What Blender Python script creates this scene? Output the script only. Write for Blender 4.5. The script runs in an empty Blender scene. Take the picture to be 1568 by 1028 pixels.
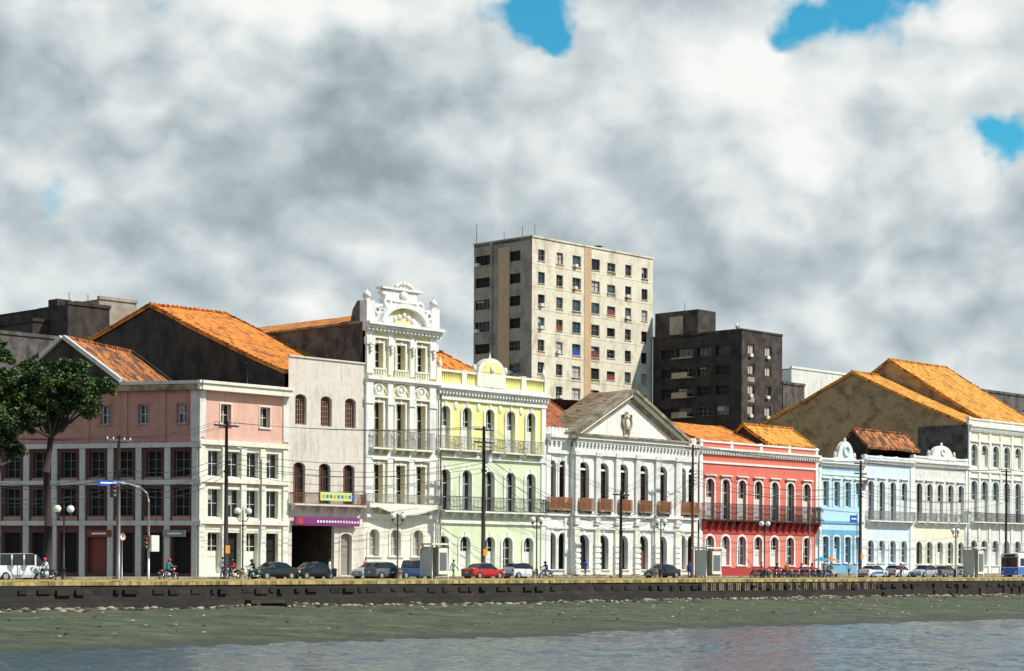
import bpy, math, random
from mathutils import Vector, Matrix, noise
random.seed(7)
sc=bpy.context.scene
F=3000.0; CX=784.0; HY=864.0; ZC=1.4; ROLL=8/1568
# ---------------------------------------------------------------- frames
def ray(px,py):
    dx=px-CX; dy=HY-py
    c,s=math.cos(ROLL),math.sin(ROLL)
    return (dx*c-dy*s)/F,(dx*s+dy*c)/F
class Frame:
    def __init__(s,ox,oy,dx,dy):
        l=math.hypot(dx,dy); s.o=(ox,oy); s.d=(dx/l,dy/l); s.n=(-s.d[1],s.d[0])
    def px(s,px,py,v=0.0):
        tx,ty=ray(px,py)
        t=(v+s.o[0]*s.n[0]+s.o[1]*s.n[1])/(tx*s.n[0]+s.n[1])
        return ((t*tx-s.o[0])*s.d[0]+(t-s.o[1])*s.d[1], ZC+ty*t)
    def on_u(s,px,py,u):
        tx,ty=ray(px,py)
        t=(u+s.o[0]*s.d[0]+s.o[1]*s.d[1])/(tx*s.d[0]+s.d[1])
        return ((t*tx-s.o[0])*s.n[0]+(t-s.o[1])*s.n[1], ZC+ty*t)
    def w(s,u,v,z=0.0):
        return (s.o[0]+u*s.d[0]+v*s.n[0], s.o[1]+u*s.d[1]+v*s.n[1], z)
    def sub(s,u,v,rot=0.0):
        x,y,_=s.w(u,v); a=math.atan2(s.d[1],s.d[0])+rot
        return Frame(x,y,math.cos(a),math.sin(a))
Y0=182.0
S=Frame((440-CX)/F*Y0,Y0,2829,3000)
def U(px,v=0.0,py=760): return S.px(px,py,v)[0]
def Z(px,py,v=0.0): return S.px(px,py,v)[1]
# ---------------------------------------------------------------- materials
def nt(name):
    m=bpy.data.materials.new(name); m.use_nodes=True
    n=m.node_tree; b=n.nodes['Principled BSDF']
    return m,n,b
def N(n,t,**k):
    x=n.nodes.new(t)
    for a,v in k.items(): setattr(x,a,v)
    return x
def ramp(n,fac,stops):
    r=N(n,'ShaderNodeValToRGB'); e=r.color_ramp.elements
    while len(e)<len(stops): e.new(0.5)
    for i,(p,c) in enumerate(stops):
        e[i].position=p; e[i].color=(*c,1) if len(c)==3 else c
    n.links.new(fac,r.inputs[0]); return r.outputs[0]
def coords(n,scale=(1,1,1)):
    t=N(n,'ShaderNodeTexCoord'); mp=N(n,'ShaderNodeMapping'); mp.inputs['Scale'].default_value=scale
    n.links.new(t.outputs['Object'],mp.inputs[0]); return mp.outputs[0]
def noi(n,vec,scale,detail=6,rough=.55,dist=0):
    x=N(n,'ShaderNodeTexNoise'); x.inputs['Scale'].default_value=scale; x.inputs['Detail'].default_value=detail
    x.inputs['Roughness'].default_value=rough; x.inputs['Distortion'].default_value=dist
    n.links.new(vec,x.inputs['Vector']); return x.outputs['Fac']
def mixc(n,f,a,b,mode='MIX'):
    x=N(n,'ShaderNodeMix',data_type='RGBA',blend_type=mode)
    for i,v in ((0,f),(6,a),(7,b)):
        if isinstance(v,(int,float)): x.inputs[i].default_value=v
        elif isinstance(v,tuple): x.inputs[i].default_value=(*v,1) if len(v)==3 else v
        else: n.links.new(v,x.inputs[i])
    return x.outputs[2]
def bump(n,b,h,st=.4,d=.05):
    x=N(n,'ShaderNodeBump'); x.inputs['Strength'].default_value=st; x.inputs['Distance'].default_value=d
    n.links.new(h,x.inputs['Height']); n.links.new(x.outputs[0],b.inputs['Normal'])
def plaster(name,col,stain=.5,dirt=(.12,.1,.08),rough=.85,lo=.5,hi=.75,vs=.22,hs=1.3):
    m,n,b=nt(name)
    s=noi(n,coords(n,(hs,hs,vs)),1.0,5,.68,.3)
    f1=ramp(n,s,[(lo,(0,0,0)),(hi,(stain,)*3)])
    g=noi(n,coords(n),.35,5,.65)
    c0=mixc(n,g,tuple(x*.78 for x in col),tuple(min(1,x*1.15) for x in col))
    c1=mixc(n,f1,c0,dirt)
    f=noi(n,coords(n),2.2,4,.7)
    f2=ramp(n,f,[(.32,(.5*stain,)*3),(.5,(0,0,0))])
    c2=mixc(n,f2,c1,dirt)
    n.links.new(c2,b.inputs['Base Color']); b.inputs['Roughness'].default_value=rough
    return m
def plain(name,col,rough=.6,metal=0.0,spec=None,var=.15):
    m,n,b=nt(name)
    g=noi(n,coords(n),4,2)
    c=mixc(n,g,tuple(x*(1-var) for x in col),tuple(min(1,x*(1+var)) for x in col))
    n.links.new(c,b.inputs['Base Color'])
    b.inputs['Roughness'].default_value=rough; b.inputs['Metallic'].default_value=metal
    return m
def tiles(name,c1,c2,c3,lo=.42,hi=.62,scale=.6,amt=.8):
    m,n,b=nt(name)
    v=coords(n)
    br=N(n,'ShaderNodeTexVoronoi'); br.inputs['Scale'].default_value=2.2
    n.links.new(coords(n,(1.3,.7,.7)),br.inputs['Vector'])
    sp=N(n,'ShaderNodeSeparateColor'); n.links.new(br.outputs['Color'],sp.inputs[0])
    cell=mixc(n,sp.outputs[0],c1,c2)
    dk1=ramp(n,sp.outputs[1],[(.80,(1,1,1)),(.86,(.45,.38,.35))])
    cell=mixc(n,1.0,cell,dk1,'MULTIPLY')
    g=noi(n,coords(n,(1.0,.5,.5)),scale,7,.72,.5)
    f=ramp(n,g,[(lo,(0,0,0)),(hi,(amt,)*3)])
    c=mixc(n,f,cell,c3)
    g2=noi(n,coords(n,(3.0,.35,.35)),1.0,5,.7)
    f=ramp(n,g2,[(.5,(0,0,0)),(.7,(.5,.5,.5))])
    c=mixc(n,f,c,c3)
    wv=N(n,'ShaderNodeTexWave',bands_direction='X'); wv.inputs['Scale'].default_value=.9
    wv.inputs['Distortion'].default_value=.8; wv.inputs['Detail'].default_value=1
    n.links.new(v,wv.inputs['Vector'])
    dk=ramp(n,wv.outputs['Fac'],[(.0,(.42,.35,.30)),(.5,(1,1,1))])
    c=mixc(n,.8,c,mixc(n,1.0,c,dk,'MULTIPLY'))
    wy=N(n,'ShaderNodeTexWave',bands_direction='Y'); wy.inputs['Scale'].default_value=.7; wy.inputs['Distortion'].default_value=1.2
    n.links.new(v,wy.inputs['Vector']); dk=ramp(n,wy.outputs['Fac'],[(.0,(.65,.6,.55)),(.3,(1,1,1))])
    c=mixc(n,.7,c,mixc(n,1.0,c,dk,'MULTIPLY'))
    n.links.new(c,b.inputs['Base Color']); b.inputs['Roughness'].default_value=.9
    bump(n,b,wv.outputs['Fac'],.6,.08)
    return m
M={}
M['white']=plaster('white_plaster',(.80,.78,.72),.55)
M['cleanwhite']=plaster('clean_white_plaster',(.85,.84,.80),.4,(.3,.27,.22))
M['cream']=plaster('cream_plaster',(.84,.73,.38),.4,(.3,.25,.15))
M['ivory']=plaster('ivory_trim',(.86,.83,.70),.4,(.25,.22,.16))
M['beige']=plaster('beige_plaster',(.74,.66,.58),.5,(.2,.16,.13))
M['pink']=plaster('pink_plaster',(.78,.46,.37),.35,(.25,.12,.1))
M['pinkdark']=plaster('shaded_dark_infill',(.11,.05,.042),.6,(.025,.015,.012))  # dark infill, with the tree shade on the lower floors put into its colour
M['pinkside']=plaster('shaded_pink_plaster',(.52,.25,.20),.5,(.15,.07,.06))  # pink plaster darkened: shade of the side face is in the colour
M['greypil']=plaster('shaded_white_pilaster',(.66,.60,.55),.5,(.2,.16,.13))  # white trim greyed for the side face, its shade painted in
M['yellow']=plaster('yellow_plaster',(.86,.80,.30),.3,(.4,.38,.2))
M['pgreen']=plaster('pale_green_plaster',(.72,.80,.54),.35,(.3,.32,.22))
M['red']=plaster('red_plaster',(.76,.18,.13),.3,(.35,.08,.06))
M['dred']=plaster('dark_red_band',(.42,.04,.035),.3)
M['salmon']=plaster('salmon_plaster',(.78,.24,.18),.3,(.4,.1,.08))
M['blue']=plaster('light_blue_plaster',(.52,.75,.87),.25,(.25,.35,.4))
M['dblue']=plaster('blue_trim_band',(.16,.42,.62),.3)
M['pblue']=plaster('pale_blue_plaster',(.70,.80,.87),.3,(.3,.35,.38))
M['cyl']=plaster('pale_yellow_plaster',(.85,.80,.62),.3,(.4,.35,.2))
M['darkwall']=plaster('shade_stained_wall',(.07,.052,.040),.8,(.010,.009,.008),.95,.42,.62,.35,.5)  # shade of the left gable ends put into the dark base, plus stains
M['greywall']=plaster('stained_grey_wall',(.15,.13,.115),.85,(.03,.027,.025),.9,.42,.6,.4,.6)
M['tan']=plaster('tan_render',(.50,.33,.16),.85,(.12,.08,.05),.9,.47,.68,.4,.35)
M['stone']=plaster('weathered_stone',(.42,.33,.21),.8,(.08,.07,.055),.9,.42,.62,.5,.8)
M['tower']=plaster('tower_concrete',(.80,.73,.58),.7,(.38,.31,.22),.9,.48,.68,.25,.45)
M['towerside']=plaster('shaded_side_concrete',(.42,.35,.28),.7,(.16,.12,.10),.9,.45,.65,.3,.4)  # tower concrete darkened, shade of the left face built into the colour
M['towertan']=plaster('tower_tan_strip',(.62,.42,.24),.5,(.3,.2,.12))
M['block']=plaster('black_block_wall',(.040,.034,.032),.8,(.008,.008,.008),.9,.45,.6,.5,.5)
M['block2']=plaster('black_block_front',(.085,.066,.060),.85,(.018,.014,.012),.9,.40,.58,.5,.5)
M['tile']=tiles('clay_tiles',(.95,.36,.05),(.74,.22,.03),(.30,.09,.03),.54,.74)
M['tileold']=tiles('old_clay_tiles',(.78,.30,.08),(.48,.15,.04),(.06,.035,.025),.48,.54,1.3,.9)
M['tilered']=tiles('red_clay_tiles',(.62,.18,.06),(.36,.10,.04),(.14,.07,.045),.50,.68)
M['tileyel']=tiles('golden_clay_tiles',(.95,.48,.07),(.76,.30,.04),(.35,.13,.04),.54,.74)
M['tilebrown']=tiles('lichen_brown_tiles',(.48,.34,.19),(.34,.22,.12),(.13,.09,.06),.48,.66)
M['glass']=plain('dark_glass',(.012,.015,.018),.14,var=.5)
M['glassb']=plain('bluish_glass',(.04,.075,.10),.1,var=.5)
M['curtain']=plain('curtain',(.45,.42,.38),.9)
M['dark']=plain('dark_interior',(.010,.009,.009),.9)
M['frame']=plain('white_window_frame',(.72,.72,.68),.5)
M['brownframe']=plain('brown_window_frame',(.16,.07,.04),.6)
M['wood']=plain('painted_wood_door',(.30,.27,.22),.6)
M['reddoor']=plain('red_door',(.22,.035,.03),.6)
M['iron']=plain('black_iron',(.022,.022,.024),.5)
M['rustrail']=plain('rusty_railing',(.38,.15,.06),.7)
M['greyrail']=plain('grey_railing',(.25,.25,.23),.6)
M['brickscreen']=plain('brick_screen',(.24,.13,.09),.9)
M['purple']=plain('purple_sign_board',(.22,.03,.16),.5)
M['signwhite']=plain('sign_lettering',(.8,.8,.8),.5)
M['lime']=plain('lime_banner',(.60,.72,.25),.6)
M['bluesign']=plain('blue_sign',(.02,.08,.42),.4)
M['concrete']=plain('pole_concrete',(.13,.10,.09),.9,var=.3)
M['darkpole']=plain('dark_pole',(.035,.028,.026),.8,var=.3)
M['rustpole']=plain('rusty_pole',(.12,.05,.035),.9,var=.4)
M['galv']=plain('galvanised_steel',(.42,.43,.43),.4,.4)
M['globe']=plain('lamp_globe',(.85,.85,.82),.25)
M['black']=plain('black_rubber',(.015,.015,.015),.8)
M['chrome']=plain('chrome',(.6,.6,.6),.2,.9)
M['carglass']=plain('car_glass',(.012,.015,.018),.06)
M['tarp']=plain('orange_tarp',(.75,.2,.03),.8)
M['tarpblue']=plain('teal_tarp',(.03,.3,.4),.8)
def paint(nm,c,r=.22):
    k='paint_'+nm
    if k not in M:
        M[k]=plain(k,c,r,var=.05); M[k].node_tree.nodes['Principled BSDF'].inputs['Coat Weight'].default_value=.5
    return M[k]
paint('white',(.78,.79,.8)); paint('black',(.012,.012,.014)); paint('red',(.5,.02,.02)); paint('blue',(.02,.05,.12))
paint('silver',(.42,.44,.46),.3); paint('grey',(.13,.14,.15)); paint('busblue',(.03,.16,.55)); paint('busred',(.55,.04,.03)); paint('taxiblue',(.1,.4,.6)); paint('orange',(.8,.3,.02)); paint('green',(.2,.5,.1))
M['tail']=plain('tail_light',(.5,.01,.01),.3); M['head']=plain('head_light',(.8,.8,.75),.15)
# ---------------------------------------------------------------- builder
class B:
    def __init__(s,name,fr=S,u0=0,v0=0,z0=0.0):
        s.name=name; s.fr=fr; s.root=fr; s.u0=u0; s.v0=v0; s.z0=z0; s.parts={}
        x,y,_=fr.w(u0,v0); s.ox,s.oy=x,y
    def add(s,part,mat,pts,faces,smooth=False):
        k=(part,mat if isinstance(mat,str) else mat.name,smooth)
        P=s.parts.setdefault(k,([],[]))
        o=len(P[0])
        d=s.root.d; n=s.root.n; w=s.fr.w
        for (u,v,z) in pts:
            x,y,z=w(u,v,z); x-=s.ox; y-=s.oy
            P[0].append((x*d[0]+y*d[1],x*n[0]+y*n[1],z-s.z0))
        P[1].extend([tuple(i+o for i in f) for f in faces])
    def poly(s,part,mat,pts): s.add(part,mat,pts,[tuple(range(len(pts)))])
    def box(s,part,mat,x0,x1,y0,y1,z0,z1):
        s.add(part,mat,[(x0,y0,z0),(x1,y0,z0),(x1,y1,z0),(x0,y1,z0),(x0,y0,z1),(x1,y0,z1),(x1,y1,z1),(x0,y1,z1)],
              [(0,3,2,1),(4,5,6,7),(0,1,5,4),(1,2,6,5),(2,3,7,6),(3,0,4,7)])
    def prism(s,part,mat,pts,y0,y1):
        n=len(pts)
        s.add(part,mat,[(u,y0,z) for u,z in pts]+[(u,y1,z) for u,z in pts],
              [tuple(range(n)),tuple(range(2*n-1,n-1,-1))]+[(i,i+n,(i+1)%n+n,(i+1)%n) for i in range(n)])
    def prism_x(s,part,mat,pts,x0,x1):
        n=len(pts)
        s.add(part,mat,[(x0,y,z) for y,z in pts]+[(x1,y,z) for y,z in pts],
              [tuple(range(n)),tuple(range(2*n-1,n-1,-1))]+[(i,i+n,(i+1)%n+n,(i+1)%n) for i in range(n)])
    def tube(s,part,mat,p,q,r0,r1=None,n=8,smooth=True):
        r1=r0 if r1 is None else r1
        p=Vector(p); q=Vector(q); a=(q-p)
        if a.length<1e-6: return
        a.normalize()
        t=Vector((0,0,1)) if abs(a.z)<.9 else Vector((1,0,0))
        e=a.cross(t).normalized(); g=a.cross(e)
        pts=[]
        for c,r in ((p,r0),(q,r1)):
            for i in range(n):
                an=2*math.pi*i/n; pts.append(tuple(c+e*math.cos(an)*r+g*math.sin(an)*r))
        s.add(part,mat,pts,[(i,(i+1)%n,(i+1)%n+n,i+n) for i in range(n)]+[tuple(range(n)),tuple(range(2*n-1,n-1,-1))],smooth)
    def path(s,part,mat,pts,r,n=6):
        for a,b in zip(pts,pts[1:]): s.tube(part,mat,a,b,r,r,n)
    def ell(s,part,mat,c,r,n=10,m=7,smooth=True):
        pts=[];f=[]
        for j in range(m+1):
            th=math.pi*j/m
            for i in range(n):
                a=2*math.pi*i/n
                pts.append((c[0]+r[0]*math.sin(th)*math.cos(a),c[1]+r[1]*math.sin(th)*math.sin(a),c[2]+r[2]*math.cos(th)))
        for j in range(m):
            for i in range(n): f.append((j*n+i,j*n+(i+1)%n,(j+1)*n+(i+1)%n,(j+1)*n+i))
        s.add(part,mat,pts,f,smooth)
    def torus(s,part,mat,c,R,r,axis='y',n=20,m=8):
        pts=[];f=[]
        for i in range(n):
            a=2*math.pi*i/n
            for j in range(m):
                b=2*math.pi*j/m; q=R+r*math.cos(b)
                if axis=='y': pts.append((c[0]+q*math.cos(a),c[1]+r*math.sin(b),c[2]+q*math.sin(a)))
                else: pts.append((c[0]+q*math.cos(a),c[1]+q*math.sin(a),c[2]+r*math.sin(b)))
        for i in range(n):
            for j in range(m): f.append((i*m+j,((i+1)%n)*m+j,((i+1)%n)*m+(j+1)%m,i*m+(j+1)%m))
        s.add(part,mat,pts,f,True)
    def finish(s,single=False):
        e=bpy.data.objects.new(s.name,None); sc.collection.objects.link(e)
        e.location=(s.ox,s.oy,s.z0); e.rotation_euler=(0,0,math.atan2(s.root.d[1],s.root.d[0]))
        e.empty_display_size=1
        for (part,mat,sm),(v,f) in s.parts.items():
            me=bpy.data.meshes.new(part); me.from_pydata(v,[],f)
            mm=M.get(mat) or bpy.data.materials[mat]
            me.materials.append(mm)
            if sm: me.polygons.foreach_set('use_smooth',[True]*len(me.polygons))
            me.update()
            o=bpy.data.objects.new(part,me); sc.collection.objects.link(o); o.parent=e
        s.empty=e
        return e
# ---------------------------------------------------------------- facade helpers
def archpts(op,n=8):
    a,b,c,d,r=op; mx=(a+b)/2; hw=(b-a)/2
    return [(mx-hw*math.cos(math.pi*i/n),d-r+r*math.sin(math.pi*i/n)) for i in range(n+1)]
def facade(b,mat,x0,x1,z0,z1,y,ops,depth=.35,part='walls',bands=None):
    xs=sorted({x0,x1}|{o[0] for o in ops}|{o[1] for o in ops})
    zs={z0,z1}|{o[2] for o in ops}|{o[3] for o in ops}
    if bands: zs|={q[0] for q in bands if z0<q[0]<z1}
    zs=sorted(zs)
    def mt(z):
        if not bands: return mat
        for zz,m in bands:
            if z<zz: return m
        return mat
    for i in range(len(xs)-1):
        for j in range(len(zs)-1):
            cx=(xs[i]+xs[i+1])/2; cz=(zs[j]+zs[j+1])/2
            if any(o[0]<cx<o[1] and o[2]<cz<o[3] for o in ops): continue
            b.poly(part,mt(cz),[(xs[i],y,zs[j]),(xs[i+1],y,zs[j]),(xs[i+1],y,zs[j+1]),(xs[i],y,zs[j+1])])
    for o in ops:
        a,bb,c,d,r=o; m=mt((c+d)/2); y1=y+depth
        zt=d-r
        b.add(part,m,[(a,y,c),(bb,y,c),(bb,y1,c),(a,y1,c)],[(0,1,2,3)])
        b.add(part,m,[(a,y,c),(a,y1,c),(a,y1,zt),(a,y,zt)],[(0,1,2,3)])
        b.add(part,m,[(bb,y,c),(bb,y1,c),(bb,y1,zt),(bb,y,zt)],[(0,1,2,3)])
        if r<=0.001:
            b.add(part,m,[(a,y,d),(bb,y,d),(bb,y1,d),(a,y1,d)],[(0,1,2,3)])
        else:
            P=archpts(o)
            for p,q in zip(P,P[1:]):
                b.add(part,m,[(p[0],y,p[1]),(q[0],y,q[1]),(q[0],y1,q[1]),(p[0],y1,p[1])],[(0,1,2,3)])
                b.add(part,m,[(p[0],y,p[1]),(q[0],y,q[1]),(q[0],y,d),(p[0],y,d)],[(0,1,2,3)])
def fill(b,op,y,depth=.35,style='win',fm='frame',gm=None,cols=2,rows=3,fw=.09):
    a,bb,c,d,r=op; yb=y+depth-.002
    g=gm or random.choice(['glass','glass','glass','dark','glassb'])
    b.poly('window_panes',g,[(a,yb,c),(bb,yb,c),(bb,yb,d),(a,yb,d)])
    y0,y1=yb-.07,yb-.004
    if g in('glass','glassb') and random.random()<.3:
        zc=c+(d-c)*random.uniform(.4,.9); b.poly('curtains','curtain',[(a+fw,yb-.003,zc),(a+(bb-a)*.5,yb-.003,zc),(a+(bb-a)*.5,yb-.003,d-fw),(a+fw,yb-.003,d-fw)])
    if style=='open': return
    b.box('window_frames',fm,a,a+fw,y0,y1,c,d); b.box('window_frames',fm,bb-fw,bb,y0,y1,c,d)
    b.box('window_frames',fm,a+fw,bb-fw,y0,y1,c,c+fw); b.box('window_frames',fm,a+fw,bb-fw,y0,y1,d-fw,d)
    for i in range(1,cols):
        x=a+(bb-a)*i/cols; b.box('window_frames',fm,x-fw*.4,x+fw*.4,y0+.01,y1,c+fw,d-fw)
    for j in range(1,rows):
        z=c+(d-c)*j/rows; b.box('window_frames',fm,a+fw,bb-fw,y0+.018,y1,z-fw*.3,z+fw*.3)
    if style=='door':
        zm=c+(d-c)*.55
        b.box('door_leaves',fm,a+fw,(a+bb)/2-.02,y0+.024,y1,c+fw,zm); b.box('door_leaves',fm,(a+bb)/2+.02,bb-fw,y0+.024,y1,c+fw,zm)
    if style=='solid':
        b.box('door_leaves',fm,a+fw,(a+bb)/2-.03,y0+.024,y1,c+fw,d-fw); b.box('door_leaves',fm,(a+bb)/2+.03,bb-fw,y0+.024,y1,c+fw,d-fw)
    if style=='half':
        b.box('door_leaves',fm,a+fw,a+(bb-a)*.3,y0-.1,y1,c+fw,d-fw)
def surround(b,op,y,mat,w=.18,p=.07,sill=True,key=False):
    a,bb,c,d,r=op
    b.box('surrounds',mat,a-w,a,y-p,y+.02,c,d-r); b.box('surrounds',mat,bb,bb+w,y-p,y+.02,c,d-r)
    if r<=.001: b.box('surrounds',mat,a-w,bb+w,y-p-.004,y+.02,d,d+w)
    else:
        P=archpts(op); mx=(a+bb)/2; cz=d-r
        Q=[(mx+(x-mx)*(1+w/((bb-a)/2)), cz+(z-cz)*(1+w/r)) for x,z in P]
        for i in range(len(P)-1):
            b.prism('surrounds',mat,[P[i],P[i+1],Q[i+1],Q[i]],y-p,y+.02)
    if sill: b.box('surrounds',mat,a-w*1.3,bb+w*1.3,y-p-.08,y+.02,c-.12,c-.002)
    if key:
        mx=(a+bb)/2; b.box('surrounds',mat,mx-.12,mx+.12,y-p-.06,y+.02,d-.05,d+w+.12)
def railing(b,x0,x1,y,z0,h,mat,sp=.16,t=.035,ret=.0):
    b.box('railings',mat,x0,x1,y-.03,y+.03,z0+h-.06,z0+h); b.box('railings',mat,x0,x1,y-.02,y+.02,z0+.05,z0+.09)
    b.box('railings',mat,x0,x1,y-.015,y+.015,z0+h*.7,z0+h*.7+.03)
    n=max(1,int((x1-x0)/sp))
    for i in range(n+1):
        x=x0+(x1-x0)*i/n; b.box('railings',mat,x-t/2,x+t/2,y-t/2,y+t/2,z0,z0+h-.06)
    if ret>0:
        for x in (x0,x1):
            b.box('railings',mat,x-.025,x+.025,y,y+ret,z0+h-.06,z0+h)
            for k in range(1,int(ret/sp)+1): b.box('railings',mat,x-t/2,x+t/2,y+k*sp-t/2,y+k*sp+t/2,z0,z0+h-.06)
def balcony(b,x0,x1,y,z,h,slab,rail,proj=.8,sp=.16,br=None,t=.035,zt=.16):
    b.box('balcony_slabs',slab,x0,x1,y-proj,y+.02,z-zt,z)
    railing(b,x0+.05,x1-.05,y-proj+.06,z,h,rail,sp,t,proj-.1)
    n=br if br else max(2,int((x1-x0)/1.5)+1)
    for i in range(n):
        x=x0+.2+(x1-x0-.4)*i/(n-1)
        b.prism_x('brackets',slab,[(y+.02,z-zt-.002),(y-proj*.8,z-zt-.002),(y-proj*.7,z-zt-.15),(y-.12,z-zt-.6),(y+.02,z-zt-.7)],x-.1,x+.1)
def cornice(b,x0,x1,y,z0,z1,mat,p=.45,dent=None):
    h=z1-z0
    b.box('cornice',mat,x0,x1,y-p*.35,y+.05,z0,z0+h*.4); b.box('cornice',mat,x0,x1,y-p*.7,y+.05,z0+h*.4,z0+h*.7); b.box('cornice',mat,x0,x1,y-p,y+.05,z0+h*.7,z1)
    if dent:
        n=int((x1-x0)/dent)
        for i in range(n):
            x=x0+(i+.5)*(x1-x0)/n; b.box('dentils',mat,x-dent*.22,x+dent*.22,y-p*.66,y-p*.34,z0+h*.12,z0+h*.4-.002)
def body(b,x0,x1,z,depth,mat,roof=None,ztop=None,roofmat='greywall'):
    a,c=x0+.02,x1-.02
    b.poly('side_wall',mat,[(a,.01,0),(a,depth,0),(a,depth,z),(a,.01,z)])
    b.poly('side_wall',mat,[(c,.01,0),(c,depth,0),(c,depth,z),(c,.01,z)])
    b.poly('side_wall',mat,[(a,depth,0),(c,depth,0),(c,depth,z),(a,depth,z)])
    b.poly('roof_deck',roofmat,[(a,.01,z-.3),(c,.01,z-.3),(c,depth,z-.3),(a,depth,z-.3)])
def slope(b,mat,x0,x1,p,q,th=.15,hipl=0,hipr=0,part='roof'):
    """undulating roof plane from eave p=(v,z) to ridge q"""
    nx=max(2,int((x1-x0)/1.2)); ny=7; seed=random.random()*50
    pts=[];f=[]
    for j in range(ny+1):
        t=j/ny
        xa=x0+hipl*t; xb=x1-hipr*t
        for i in range(nx+1):
            x=xa+(xb-xa)*i/nx; y=p[0]+(q[0]-p[0])*t; z=p[1]+(q[1]-p[1])*t
            z+=.13*noise.noise(Vector((x*.25+seed,y*.3,0)))+.05*noise.noise(Vector((x*1.1,y*1.1,seed)))-.12*math.sin(math.pi*t)
            pts.append((x,y,z))
    for j in range(ny):
        for i in range(nx): k=j*(nx+1)+i; f.append((k,k+1,k+nx+2,k+nx+1))
    b.add(part,mat,pts,f)
    lo=[(pts[i][0],pts[i][1],pts[i][2]-th) for i in range(nx+1)]
    b.add(part,mat,pts[:nx+1]+lo,[(i,i+1,i+nx+2,i+nx+1) for i in range(nx)])
    for col in (0,nx):
        c=[pts[j*(nx+1)+col] for j in range(ny+1)]; lo=[(x,y,z-th) for x,y,z in c]
        b.add(part,mat,c+lo,[(i,i+1,i+ny+2,i+ny+1) for i in range(ny)])
        for j in range(ny):
            A=Vector(c[j]);Bq=Vector(c[j+1]); L=(Bq-A).length; k=max(1,int(L/.7))
            for s_ in range(k):
                a0=A+(Bq-A)*(s_/k); a1=A+(Bq-A)*((s_+.96)/k)
                b.tube('verge_tiles',mat,tuple(a0+Vector((0,0,.05+random.uniform(-.02,.03)))),tuple(a1+Vector((0,0,.02))),.13,.10,6)
def gable(b,wall,tile,x0,x1,prof,base=0,over=.25):
    for x in (x0,x1):
        b.poly('gable_wall',wall,[(x,prof[0][0],base),(x,prof[0][0],prof[0][1]),(x,prof[1][0],prof[1][1]),(x,prof[2][0],prof[2][1]),(x,prof[2][0],base)])
    b.poly('gable_wall',wall,[(x0,prof[2][0],base),(x1,prof[2][0],base),(x1,prof[2][0],prof[2][1]),(x0,prof[2][0],prof[2][1])])
    e=.22
    slope(b,tile,x0-over,x1+over,(prof[0][0],prof[0][1]+e),(prof[1][0],prof[1][1]+e),.3)
    slope(b,tile,x0-over,x1+over,(prof[2][0],prof[2][1]+e),(prof[1][0],prof[1][1]+e+.003),.3)
    x=x0-over
    while x<x1+over-.3:
        b.tube('ridge_cap',tile,(x,prof[1][0],prof[1][1]+e+.05+random.uniform(0,.06)),(x+.55,prof[1][0],prof[1][1]+e+.03),.18,.14,7); x+=.55
def rowops(cs,wpx,ref,yt,yb,arch=0.0,v=0.0,fr=None):
    fr=fr or S
    zt=fr.px(ref,yt,v)[1]; zb=fr.px(ref,yb,v)[1]
    hw=(fr.px(ref+wpx/2,760,v)[0]-fr.px(ref-wpx/2,760,v)[0])/2
    r=[]
    for c in cs:
        u=fr.px(c,760,v)[0]; r.append((u-hw,u+hw,max(zb,.02),zt,arch*hw))
    return r
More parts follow.
